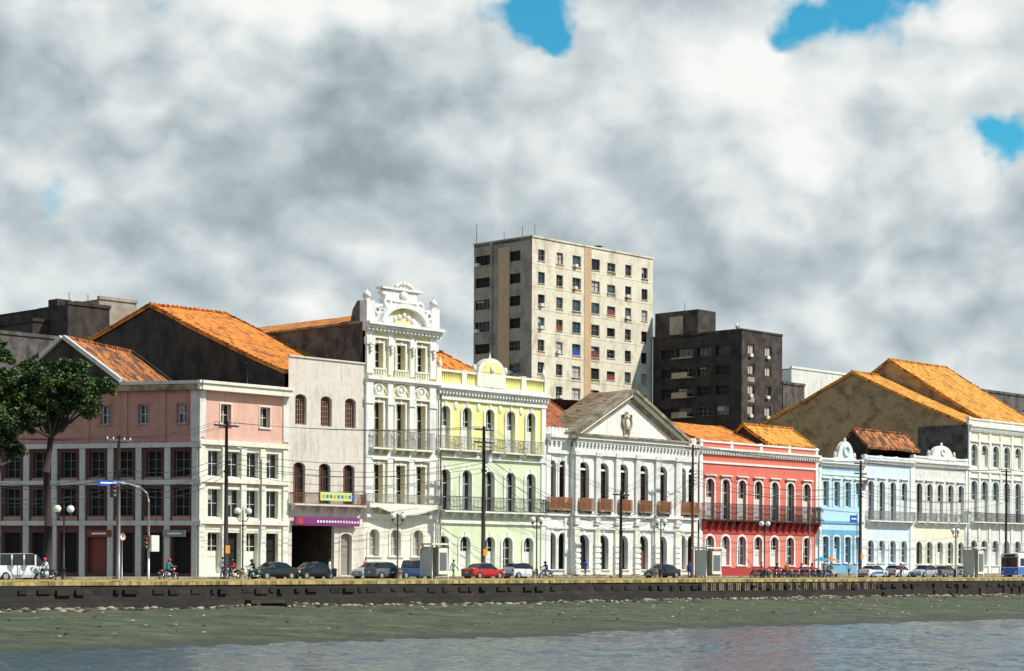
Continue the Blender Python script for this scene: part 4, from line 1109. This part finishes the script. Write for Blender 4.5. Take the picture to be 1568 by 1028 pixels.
def car(name,px,v,kind,col,face=1,base=0.0):
    u,_=S.px(px,870,v)
    fr=S.sub(u,v,0 if face>0 else math.pi)
    b=B(name,fr)
    p='paint_'+col
    if kind=='sedan':
        st=[(-2.15,.72,.74,.72,.62),(-2.02,.93,.97,.82,.68),(-1.5,.97,1.03,.85,.68),(-.95,.96,1.38,.86,.60),(-.25,.95,1.47,.87,.60),(.4,.94,1.43,.87,.60),(1.1,.92,1.0,.86,.68),(1.75,.8,.86,.82,.66),(2.1,.62,.66,.72,.58)]
        loft(b,'body',p,st,{2,3,4,5},{2,5}); wx=(-1.3,1.32); L=2.12
    elif kind=='hatch':
        st=[(-1.85,.8,.85,.76,.66),(-1.75,.97,1.1,.82,.64),(-1.4,.97,1.44,.84,.6),(-.3,.95,1.52,.85,.6),(.35,.94,1.46,.85,.6),(1.05,.93,1.0,.84,.66),(1.6,.82,.88,.8,.64),(1.88,.62,.68,.7,.56)]
        loft(b,'body',p,st,{1,2,3,4},{1,4}); wx=(-1.2,1.15); L=1.87
    elif kind=='pickup':
        st=[(-2.5,.95,.98,.84,.78),(-.7,.97,1.0,.88,.8),(-.6,1.0,1.66,.88,.66),(.3,1.0,1.72,.88,.66),(.6,1.0,1.66,.88,.66),(1.2,1.02,1.1,.87,.72),(2.0,.95,1.0,.85,.7),(2.4,.7,.78,.8,.66)]
        loft(b,'body',p,st,{1,2,3,4},{4}); wx=(-1.6,1.55); L=2.45
    elif kind=='van':
        st=[(-2.2,1.1,1.7,.84,.7),(-2.1,1.12,1.92,.86,.72),(1.0,1.12,1.97,.86,.72),(1.35,1.1,1.85,.86,.7),(1.95,1.05,1.15,.85,.7),(2.2,.75,.8,.78,.64)]
        loft(b,'body',p,st,{0,1,2,3},{3}); wx=(-1.4,1.4); L=2.2
        for x in (-1.95,-.9,.1,1.05): 
            for s in (-1,1): b.box('pillars',p,x-.06,x+.06,min(s*.7,s*.86),max(s*.7,s*.86),1.05,1.9)
    wheels(b,wx,.83,.33)
    for s in (-1,1):
        b.box('head_lights','head',L-.2,L-.02,s*.6-.14,s*.6+.14,.62,.76); b.box('tail_lights','tail',-L-.02,-L+.15,s*.66-.1,s*.66+.1,.68,.92)
        b.ell('mirrors',p,(.75,s*.95,1.0),(.1,.1,.08))
        b.box('door_seams','black',-.28,-.26,s*.868-.006,s*.868+.006,.4,.94)
    b.box('bumper','paint_grey',L-.1,L+.05,-.7,.7,.28,.5); b.box('bumper','paint_grey',-L-.05,-L+.1,-.7,.7,.28,.52)
    b.box('number_plate','frame',-L-.06,-L-.05,-.2,.2,.55,.67); b.box('number_plate','frame',L+.05,L+.06,-.2,.2,.4,.52)
    if name=='taxi_car': b.box('taxi_stripe','paint_busblue',-1.0,.9,-.885,-.875,.5,.75); b.box('taxi_sign','paint_orange',-.1,.15,-.25,.25,1.5,1.62)
    b.finish()
car('parked_minivan',25,-17,'van','white',1); 
car('parked_car',418,-14.5,'sedan','black',-1); car('parked_car',478,-13.5,'sedan','black',-1)
car('parked_car',590,-12,'hatch','grey',1); car('pickup_truck',632,-13,'pickup','blue',1)
car('parked_car',740,-14.5,'sedan','red',1); car('parked_car',798,-12.5,'hatch','white',1)
car('parked_car',1014,-12.5,'sedan','black',-1); car('taxi_car',1337,-13,'sedan','white',1); car('parked_car',1376,-11.5,'hatch','white',1); car('parked_car',1415,-13,'hatch','silver',-1); car('parked_car',1447,-11.5,'sedan','grey',1); car('parked_car',1478,-9,'sedan','silver',1)
car('parked_car',570,-8,'hatch','silver',-1)
def bus(px,v):
    u,_=S.px(px,860,v); fr=S.sub(u,v,math.pi); b=B('city_bus',fr)
    L=5.4;W=1.25;H=3.1
    P=[(-W,.35),(-W,2.9),(-W+.2,H),(W-.2,H),(W,2.9),(W,.35)]
    b.prism_x('body','paint_white',P,-L,L)
    for s in (-1,1):
        y=s*(W+.004)
        b.box('side_stripe','paint_busblue',-L+.02,L-.02,min(y,y+s*.01),max(y,y+s*.01),.4,1.35)
        b.box('side_stripe','paint_busred',-L+.02,-1.0,min(y+s*.012,y+s*.02),max(y+s*.012,y+s*.02),.7,1.1)
        b.box('windows','carglass',-L+.4,L-.5,min(y,y+s*.02),max(y,y+s*.02),1.5,2.45)
        for k in range(7): x=-L+.4+k*1.45; b.box('pillars','paint_white',x-.05,x+.05,min(y+s*.021,y+s*.03),max(y+s*.021,y+s*.03),1.5,2.45)
    b.box('windshield','carglass',L,L+.02,-1.1,1.1,1.35,2.6); b.box('front_panel','paint_busblue',L,L+.03,-1.2,1.2,.4,1.25); b.box('destination_board','black',L,L+.03,-.8,.8,2.65,2.95); b.box('rear_panel','paint_busblue',-L-.02,-L,-1.2,1.2,.4,2.9)
    b.box('roof_unit','frame',-1.5,1.5,-.8,.8,H,H+.25)
    for s in (-1,1): b.box('head_lights','head',L+.03,L+.05,s*.9-.15,s*.9+.15,.6,.8)
    wheels(b,(-3.2,3.4),1.2,.48); b.finish()
bus(1578,-15)
# ================================================================= people
M['skin']=plain('skin',(.26,.13,.08),.6); M['hair']=plain('hair',(.015,.012,.01),.8)
cloth={k:plain('cloth_'+k,c,.9) for k,c in dict(white=(.75,.75,.75),red=(.55,.03,.03),blue=(.04,.1,.35),jeans=(.04,.06,.12),black=(.02,.02,.02),orange=(.7,.2,.03),teal=(.03,.35,.4),khaki=(.3,.24,.15),pink=(.7,.2,.3)).items()}
for k,c in dict(red=(.6,.02,.02),black=(.02,.02,.02),white=(.8,.8,.8)).items(): paint('helmet_'+k,c)
def J(pose):
    if pose=='stand':
        return dict(pel=(0,0,.95),sp=(0,0,1.18),ch=(0,0,1.38),nk=(0,-.01,1.5),hd=(0,-.02,1.6),
          sl=(.18,0,1.42),el=(.23,.03,1.14),wl=(.24,-.05,.9),sr=(-.18,0,1.42),er=(-.24,.03,1.14),wr=(-.24,-.04,.9),
          hl=(.1,0,.9),kl=(.11,-.03,.5),al=(.11,.03,.09),tl=(.12,-.15,.04),hr=(-.1,0,.9),kr=(-.11,-.02,.5),ar=(-.12,.05,.09),tr=(-.13,-.13,.04))
    if pose=='walk':
        return dict(pel=(0,0,.93),sp=(0,-.02,1.17),ch=(0,-.03,1.37),nk=(0,-.05,1.49),hd=(0,-.07,1.6),
          sl=(.18,-.03,1.41),el=(.23,.12,1.16),wl=(.23,.08,.92),sr=(-.18,-.03,1.41),er=(-.23,-.12,1.16),wr=(-.22,-.3,1.0),
          hl=(.1,0,.89),kl=(.1,-.18,.52),al=(.1,-.24,.1),tl=(.1,-.42,.06),hr=(-.1,0,.89),kr=(-.1,.06,.48),ar=(-.1,.3,.14),tr=(-.1,.16,.04))
    return dict(pel=(0,.12,.86),sp=(0,.1,1.08),ch=(0,.0,1.27),nk=(0,-.06,1.38),hd=(0,-.09,1.48),
          sl=(.18,-.01,1.3),el=(.27,-.22,1.1),wl=(.3,-.46,1.08),sr=(-.18,-.01,1.3),er=(-.27,-.22,1.1),wr=(-.3,-.46,1.08),
          hl=(.1,.1,.82),kl=(.2,-.3,.72),al=(.19,-.12,.34),tl=(.19,-.3,.29),hr=(-.1,.1,.82),kr=(-.2,-.3,.72),ar=(-.19,-.12,.34),tr=(-.19,-.3,.29))
RAD=dict(pel=.15,sp=.13,ch=.155,nk=.06,hd=.075,sl=.075,sr=.075,el=.045,er=.045,wl=.032,wr=.032,hl=.1,hr=.1,kl=.065,kr=.065,al=.045,ar=.045,tl=.035,tr=.035)
ED=[('pel','sp','S'),('sp','ch','S'),('ch','nk','S'),('nk','hd','K'),('ch','sl','S'),('sl','el','S'),('el','wl','K'),('ch','sr','S'),('sr','er','S'),('er','wr','K'),('pel','hl','P'),('hl','kl','P'),('kl','al','P'),('al','tl','B'),('pel','hr','P'),('hr','kr','P'),('kr','ar','P'),('ar','tr','B')]
cache={}
def bodymesh(pose):
    if pose in cache: return cache[pose]
    j=J(pose); ks=list(j); me=bpy.data.meshes.new('sk'); me.from_pydata([j[k] for k in ks],[(ks.index(a),ks.index(b_)) for a,b_,_ in ED],[])
    o=bpy.data.objects.new('sk',me); sc.collection.objects.link(o)
    o.modifiers.new('s','SKIN'); sb=o.modifiers.new('u','SUBSURF'); sb.levels=1; sb.render_levels=1
    for i,k in enumerate(ks):
        sv=me.skin_vertices[0].data[i]; sv.radius=(RAD[k],RAD[k]*(.75 if k in('ch','sp','pel') else 1)); sv.use_root=(k=='pel')
    dg=bpy.context.evaluated_depsgraph_get(); dg.update()
    ev=o.evaluated_get(dg); nm=bpy.data.meshes.new_from_object(ev)
    bpy.data.objects.remove(o)
    cls=[]
    for p in nm.polygons:
        c=p.center; best=(9,None)
        for a,b_,t in ED:
            A=Vector(j[a]);Bv=Vector(j[b_]); d=Bv-A; tt=max(0,min(1,(c-A).dot(d)/d.length_squared)); dist=(c-(A+d*tt)).length-RAD[a]*(1-tt)-RAD[b_]*tt
            if dist<best[0]: best=(dist,t)
        cls.append('SKPB'.index(best[1]))
    cache[pose]=(nm,cls,j); return cache[pose]
def person(fr,pose='stand',shirt='white',pants='jeans',helmet=None,name='person',parent=None,dz=0):
    nm,cls,j=bodymesh(pose)
    b=B(name,fr)
    hx,hy,hz=j['hd']; hz+=.03
    if helmet:
        b.ell('helmet','paint_helmet_'+helmet,(hx,hy+.01,hz+.05),(.135,.15,.145),14,9); b.box('visor','carglass',hx-.09,hx+.09,hy-.15,hy-.11,hz-.0,hz+.08)
        b.ell('face','skin',(hx,hy-.03,hz),(.085,.1,.12))
    else:
        b.ell('face','skin',(hx,hy,hz+.02),(.078,.095,.12),14,10); b.ell('hair','hair',(hx,hy+.018,hz+.05),(.086,.1,.108),12,8)
        for s in (-1,1): b.ell('ears','skin',(hx+s*.08,hy+.01,hz+.01),(.012,.02,.03),6,5); b.ell('eyes','hair',(hx+s*.03,hy-.09,hz+.03),(.011,.008,.007),6,4)
        b.tube('nose','skin',(hx,hy-.09,hz+.03),(hx,hy-.115,hz-.01),.008,.016,6); b.box('mouth','reddoor',hx-.025,hx+.025,hy-.094,hy-.086,hz-.045,hz-.038)
    for s,wk,ek in ((1,'wl','el'),(-1,'wr','er')):
        w=Vector(j[wk]); d=(w-Vector(j[ek])).normalized(); pc=w+d*.05
        b.ell('hands','skin',tuple(pc),(.028,.035,.045),8,6)
        sd=Vector((0,1,0)) if abs(d.z)>.6 else Vector((s,0,0))
        for k,(off,L) in enumerate(((-.028,.06),(-.01,.075),(.01,.07),(.027,.055))):
            a=w+d*.085+sd*off; m_=a+d*L*.6; e=m_+(d+Vector((-s*.6,0,-.2))).normalized()*L*.5
            b.tube('fingers','skin',tuple(a),tuple(m_),.010,.009,6); b.tube('fingers','skin',tuple(m_),tuple(e),.009,.007,6)
        a=w+d*.03-sd*.03; b.tube('thumb','skin',tuple(a),tuple(a-sd*.025+d*.045),.012,.009,6)
    e=b.finish(); 
    me=nm.copy(); me.materials.clear()
    for m_ in (cloth[shirt],M['skin'],cloth[pants],M['hair']): me.materials.append(m_)
    for p,c in zip(me.polygons,cls): p.material_index=c; p.use_smooth=True
    o=bpy.data.objects.new('body',me); sc.collection.objects.link(o); o.parent=e
    if dz: e.location.z=dz
    if parent: 
        e.parent=parent; e.matrix_parent_inverse=parent.matrix_world.inverted()
    return e
def moto(px,v,rot=0,col='red',rider=None,py=872):
    u,_=S.px(px,py,v); fr=S.sub(u,v,rot); b=B('motorcycle' if not rider else 'motorcycle_with_rider',fr)
    p='paint_'+col
    for y in (-.65,.62):
        n,m_=16,6; pts=[];f=[]
        for i in range(n):
            a=2*math.pi*i/n
            for jx in range(m_):
                c=2*math.pi*jx/m_; q=.26+.05*math.cos(c); pts.append((.05*math.sin(c),y+q*math.cos(a),.31+q*math.sin(a)))
        for i in range(n):
            for jx in range(m_): f.append((i*m_+jx,((i+1)%n)*m_+jx,((i+1)%n)*m_+(jx+1)%m_,i*m_+(jx+1)%m_))
        b.add('tyres','black',pts,f,True); b.tube('hub','galv',(-.05,y,.31),(.05,y,.31),.09,.09,10)
        for k in range(6):
            a=math.pi*k/6; b.tube('spokes','galv',(0,y-.24*math.cos(a),.31-.24*math.sin(a)),(0,y+.24*math.cos(a),.31+.24*math.sin(a)),.008,.008,4)
    for s in (-1,1): b.tube('fork','chrome',(s*.07,-.65,.31),(s*.07,-.42,.92),.022,.022,6); b.tube('shock','chrome',(s*.1,.6,.33),(s*.1,.42,.72),.03,.03,6)
    b.ell('tank',p,(0,-.16,.82),(.15,.27,.14)); b.ell('seat','black',(0,.3,.8),(.13,.38,.07)); b.ell('tail_cowl',p,(0,.55,.76),(.1,.26,.08)); b.ell('engine','galv',(0,-.05,.45),(.14,.22,.2)); b.ell('headlamp','head',(0,-.52,.88),(.1,.09,.1))
    b.path('handlebar','iron',[(-.36,-.36,1.02),(-.15,-.42,1.0),(.15,-.42,1.0),(.36,-.36,1.02)],.016); b.tube('exhaust','chrome',(.12,-.1,.3),(.14,.7,.36),.04,.05,8)
    b.ell('front_mudguard',p,(0,-.65,.55),(.07,.24,.08)); b.ell('rear_mudguard','black',(0,.68,.56),(.07,.24,.1)); b.box('plate','frame',-.08,.08,.9,.91,.55,.68)
    for s in (-1,1): b.tube('mirror','iron',(s*.25,-.4,1.02),(s*.3,-.42,1.2),.01,.01,5); b.ell('mirror','iron',(s*.31,-.42,1.22),(.06,.02,.04),8,5)
    e=b.finish()
    if rider: 
        bpy.context.view_layer.update()
        person(fr,'ride',rider[0],rider[1],rider[2],'rider',e)
R90=math.pi/2
moto(70,-18.5,-R90,'black',('white','jeans','red')); moto(258,-18.5,R90,'red',('teal','black','red')); moto(387,-17.5,-R90,'green',('black','jeans','black')); moto(357,-17.5,-R90,'black',('red','khaki','black')); moto(1268,-17,R90,'black',('teal','jeans','white')); moto(836,-17.5,-R90,'blue',('blue','jeans','black'))
for i,px in enumerate(range(1162,1262,9)):
    moto(px+random.uniform(-2,2),-15.5+random.uniform(-.5,.5),random.uniform(-.3,.3)+.4,random.choice(['red','black','blue','black','grey']), rider=(random.choice(['red','orange','black','blue']),'jeans',random.choice(['red','black','white'])) if i in(3,7,9) else None)
for px,v,sh,pt,ps,rot in ((505,-16,'white','jeans','stand',.6),(1067,-16,'black','jeans','stand',1.5),(1074,-17,'red','khaki','walk',2.0),(1056,-15,'blue','black','stand',-1),(1166,-17,'red','black','stand',.2),(1205,-17,'orange','jeans','stand',2.5),(1262,-16,'red','black','stand',0),(1272,-15,'orange','jeans','walk',1.6),(1380,-14,'pink','jeans','walk',-1.6),(694,-17,'white','khaki','walk',1.5),(1300,-3,'white','black','walk',-1.5),(896,-3,'blue','jeans','walk',1.5),(560,-3,'pink','black','stand',0),(340,-3,'white','jeans','walk',1.6)):
    u,_=S.px(px,872,v); person(S.sub(u,v,rot),ps,sh,pt,dz=.14 if v>-4.5 else 0)
# ================================================================= trees
lm,n,pb=nt('leaf'); g=noi(n,coords(n),.9,3,.6); c=ramp(n,g,[(.35,(.012,.028,.006)),(.5,(.035,.075,.012)),(.68,(.10,.16,.025))]); n.links.new(c,pb.inputs['Base Color']); pb.inputs['Roughness'].default_value=.6
M['leaf']=lm; M['bark']=plain('bark',(.04,.03,.024),.95,var=.4)
def tree(px,v,base,crown,seed,nl=7000,trunk=True):
    rnd=random.Random(seed)
    u,_=S.px(px,870,v); b=B('street_tree',S,u,v)
    s=F/ (S.w(u,v)[1])
    cl=[]
    for cx_,cy_,r in crown:
        uu,zz=S.px(cx_,cy_,v); cl.append((uu,v+rnd.uniform(-1.5,1.5),zz,r/s))
    zf=min(c[2]-c[3]*.5 for c in cl)
    fork=(u+.3,v,zf-.8)
    P=[(u,v,0),(u+.15,v+.05,zf*.35),(u-.1,v,zf*.7),fork]
    rr=[.42,.33,.27,.22]
    for i in range(3): b.tube('trunk','bark',P[i],P[i+1],rr[i],rr[i+1],10)
    pts=[];f=[]
    for c in cl:
        m_=((fork[0]+c[0])/2+rnd.uniform(-.5,.5),(fork[1]+c[1])/2,(fork[2]+c[2])/2-.3)
        b.tube('limbs','bark',fork,m_,.14,.09,7); b.tube('limbs','bark',m_,(c[0],c[1],c[2]),.09,.04,6)
        for k in range(5):
            d=Vector((rnd.gauss(0,1),rnd.gauss(0,1),rnd.gauss(0,.7))).normalized()*c[3]*.8
            b.tube('twigs','bark',(c[0],c[1],c[2]),(c[0]+d.x,c[1]+d.y,c[2]+d.z),.04,.015,5)
    tot=sum(c[3]**2 for c in cl)
    for c in cl:
        k=int(nl*c[3]**2/tot)
        subs=[]
        for _ in range(30):
            d=Vector((rnd.gauss(0,1),rnd.gauss(0,1),rnd.gauss(0,.8))).normalized()*c[3]*rnd.uniform(.2,1.1)
            subs.append((c[0]+d.x,c[1]+d.y,c[2]+d.z*.8,c[3]*rnd.uniform(.22,.42)))
        for _ in range(k):
            q=rnd.choice(subs); d=Vector((rnd.gauss(0,1),rnd.gauss(0,1),rnd.gauss(0,1))).normalized()*q[3]*(rnd.random()**.4)
            x,y,z=q[0]+d.x,q[1]+d.y,q[2]+d.z*.7
            a=Vector((rnd.gauss(0,1),rnd.gauss(0,1),rnd.gauss(0,.5))).normalized()*rnd.uniform(.10,.19); e=a.cross(Vector((rnd.gauss(0,1),rnd.gauss(0,1),rnd.gauss(0,1)))).normalized()*.09
            o=len(pts); pts+= [(x-a.x,y-a.y,z-a.z),(x+e.x,y+e.y,z+e.z),(x+a.x,y+a.y,z+a.z),(x-e.x,y-e.y,z-e.z)]; f.append((o,o+1,o+2,o+3))
    b.add('foliage','leaf',pts,f); b.finish()
tree(72,-6.5,0,[(60,585,30),(95,572,28),(130,592,28),(38,608,32),(80,612,34),(112,622,28),(148,598,18),(62,562,24),(105,600,32),(28,638,26),(72,640,26),(118,566,18),(92,645,20)],3,30000)
tree(-8,-6.5,0,[(-10,540,30),(8,575,32),(-20,620,34),(10,630,28),(-30,580,40),(4,526,18),(-40,650,40),(6,665,26),(16,600,28),(28,690,18)],5,24000)
# ================================================================= world / light / camera
az=(.97,-.24); el=math.radians(48); l=math.hypot(*az)
sv=Vector((az[0]/l*math.cos(el),az[1]/l*math.cos(el),math.sin(el)))
sun=bpy.data.lights.new('sun','SUN'); sun.energy=5.0; sun.angle=math.radians(.5); sun.color=(1,.95,.84)
so=bpy.data.objects.new('sun',sun); sc.collection.objects.link(so); so.rotation_euler=sv.to_track_quat('Z','Y').to_euler(); so.location=(50,-50,200)
w=bpy.data.worlds.new('World'); sc.world=w; w.use_nodes=True; n=w.node_tree
for x in list(n.nodes): n.nodes.remove(x)
out=N(n,'ShaderNodeOutputWorld'); sky=N(n,'ShaderNodeTexSky',sky_type='NISHITA'); sky.sun_disc=False
sky.sun_elevation=el; sky.sun_rotation=math.atan2(az[0],az[1]); sky.ozone_density=1.5; sky.air_density=1.0; sky.dust_density=.4
bg1=N(n,'ShaderNodeBackground'); bg1.inputs[1].default_value=.1
tint=mixc(n,1.0,sky.outputs[0],(.32,1.32,1.4),'MULTIPLY'); n.links.new(tint,bg1.inputs[0])
tc=N(n,'ShaderNodeTexCoord'); D=tc.outputs['Generated']
def vm(op,a,b_=None,val=None):
    x=N(n,'ShaderNodeVectorMath',operation=op); n.links.new(a,x.inputs[0])
    if val is not None: x.inputs[1].default_value=val
    if b_ is not None: n.links.new(b_,x.inputs[1])
    return x
def mt(op,a,b_,c=None,clamp=False):
    x=N(n,'ShaderNodeMath',operation=op,use_clamp=clamp)
    for i,v in enumerate((a,b_,c)):
        if v is None: continue
        if isinstance(v,(int,float)): x.inputs[i].default_value=v
        else: n.links.new(v,x.inputs[i])
    return x.outputs[0]
Dn=vm('NORMALIZE',D).outputs[0]
def warp(scale,amt,detail=3):
    x=N(n,'ShaderNodeTexNoise'); x.inputs['Scale'].default_value=scale; x.inputs['Detail'].default_value=detail; n.links.new(Dn,x.inputs['Vector'])
    a=vm('SUBTRACT',x.outputs['Color'],val=(.5,.5,.5)).outputs[0]; return vm('MULTIPLY',a,val=(amt,)*3).outputs[0]
wp=warp(16,.11,4)
Dw=vm('ADD',Dn,wp).outputs[0]
wps=vm('MULTIPLY',wp,val=(.12,)*3).outputs[0]; Dw2=vm('ADD',Dn,wps).outputs[0]
def field(off):
    a=vm('ADD',Dw2,val=off).outputs[0]; a=vm('MULTIPLY',a,val=(1,1,1.35)).outputs[0]; a=vm('ADD',a,val=(3.1,1.7,.6)).outputs[0]
    x=noi(n,a,7,7,.55,0)
    y=noi(n,a,17,2,.5,0)           # billowed octave: rounded puffs, sharp creases
    q=mt('MULTIPLY',mt('SUBTRACT',mt('ABSOLUTE',mt('SUBTRACT',y,.5),None),.1),.45)
    return mt('ADD',x,q)
n1=field((0,0,0)); n2=field((.013,0,.021))
bgv=vm('ADD',Dn,val=(7.2,1.3,2.2)).outputs[0]; bgv=vm('MULTIPLY',bgv,val=(1,1,1.6)).outputs[0]; big=noi(n,bgv,5,3,.5)
def gdir(px,py):
    tx,ty=ray(px,py); return Vector((tx,1,ty)).normalized()
def blobs(L_):
    tot=None
    for px,py,r,s in L_:
        g=gdir(px,py); x=N(n,'ShaderNodeVectorMath',operation='DISTANCE'); n.links.new(Dw,x.inputs[0]); x.inputs[1].default_value=g
        q=mt('DIVIDE',x.outputs['Value'],r/F); q=mt('MULTIPLY',q,q); q=mt('MULTIPLY',q,-1.0); q=mt('EXPONENT',q,None); q=mt('MULTIPLY',q,s)
        tot=q if tot is None else mt('ADD',tot,q)
    return tot
gap=blobs(((800,30,75,.42),(822,95,42,.30),(1250,-5,75,.42),(1400,-12,75,.42),(1555,238,55,.36),(945,225,30,.20),(95,290,55,.20),(185,-25,55,.34),(740,205,26,.15)))
sx=N(n,'ShaderNodeSeparateXYZ'); n.links.new(Dn,sx.inputs[0])
hi=mt('SUBTRACT',sx.outputs[2],.31); hi=mt('MAXIMUM',hi,0.0); hi=mt('MULTIPLY',hi,1.3)
dens=mt('SUBTRACT',mt('SUBTRACT',mt('ADD',n1,.235),gap),hi)
mask=N(n,'ShaderNodeMapRange',interpolation_type='SMOOTHSTEP'); n.links.new(dens,mask.inputs[0]); mask.inputs[1].default_value=.38; mask.inputs[2].default_value=.58
emb=mt('MULTIPLY',mt('SUBTRACT',n1,n2),2.2)
bgf=mt('MULTIPLY',mt('SUBTRACT',big,.5),-1.1)
lit=blobs(((330,40,170,.20),(1180,90,150,.28),(1460,70,120,.2),(620,300,120,.12),(950,300,120,.1),(200,330,90,.12)))
drk=blobs(((600,110,150,.22),(420,230,150,.18),(1020,370,150,.18),(1380,330,170,.2),(130,190,110,.12),(960,130,90,.12)))
hz=mt('SUBTRACT',.14,sx.outputs[2]); hz=mt('MAXIMUM',hz,0.0); hz=mt('MULTIPLY',hz,.8)
sh=mt('ADD',mt('ADD',mt('ADD',emb,.57),bgf),mt('SUBTRACT',mt('ADD',lit,hz),drk),clamp=True)
cc=ramp(n,sh,[(0,(.27,.33,.37)),(.25,(.38,.45,.48)),(.5,(.55,.62,.64)),(.75,(.76,.81,.81)),(1,(.95,.95,.93))])
bg2=N(n,'ShaderNodeBackground'); bg2.inputs[1].default_value=1.0; n.links.new(cc,bg2.inputs[0])
ms=N(n,'ShaderNodeMixShader'); n.links.new(mask.outputs[0],ms.inputs[0]); n.links.new(bg1.outputs[0],ms.inputs[1]); n.links.new(bg2.outputs[0],ms.inputs[2]); n.links.new(ms.outputs[0],out.inputs[0])
cam=bpy.data.cameras.new('camera'); co=bpy.data.objects.new('camera',cam); sc.collection.objects.link(co)
cam.sensor_width=36; cam.lens=36*F/1568; cam.shift_y=(HY-1028/2)/1568; cam.clip_end=20000; cam.clip_start=1
co.matrix_world=Matrix.Translation((0,0,ZC))@Matrix.Rotation(math.pi/2,4,'X')@Matrix.Rotation(ROLL,4,'Z')
sc.camera=co
sc.view_settings.view_transform='Standard'; sc.view_settings.look='None'; sc.view_settings.exposure=0
print('objects',len(bpy.data.objects))
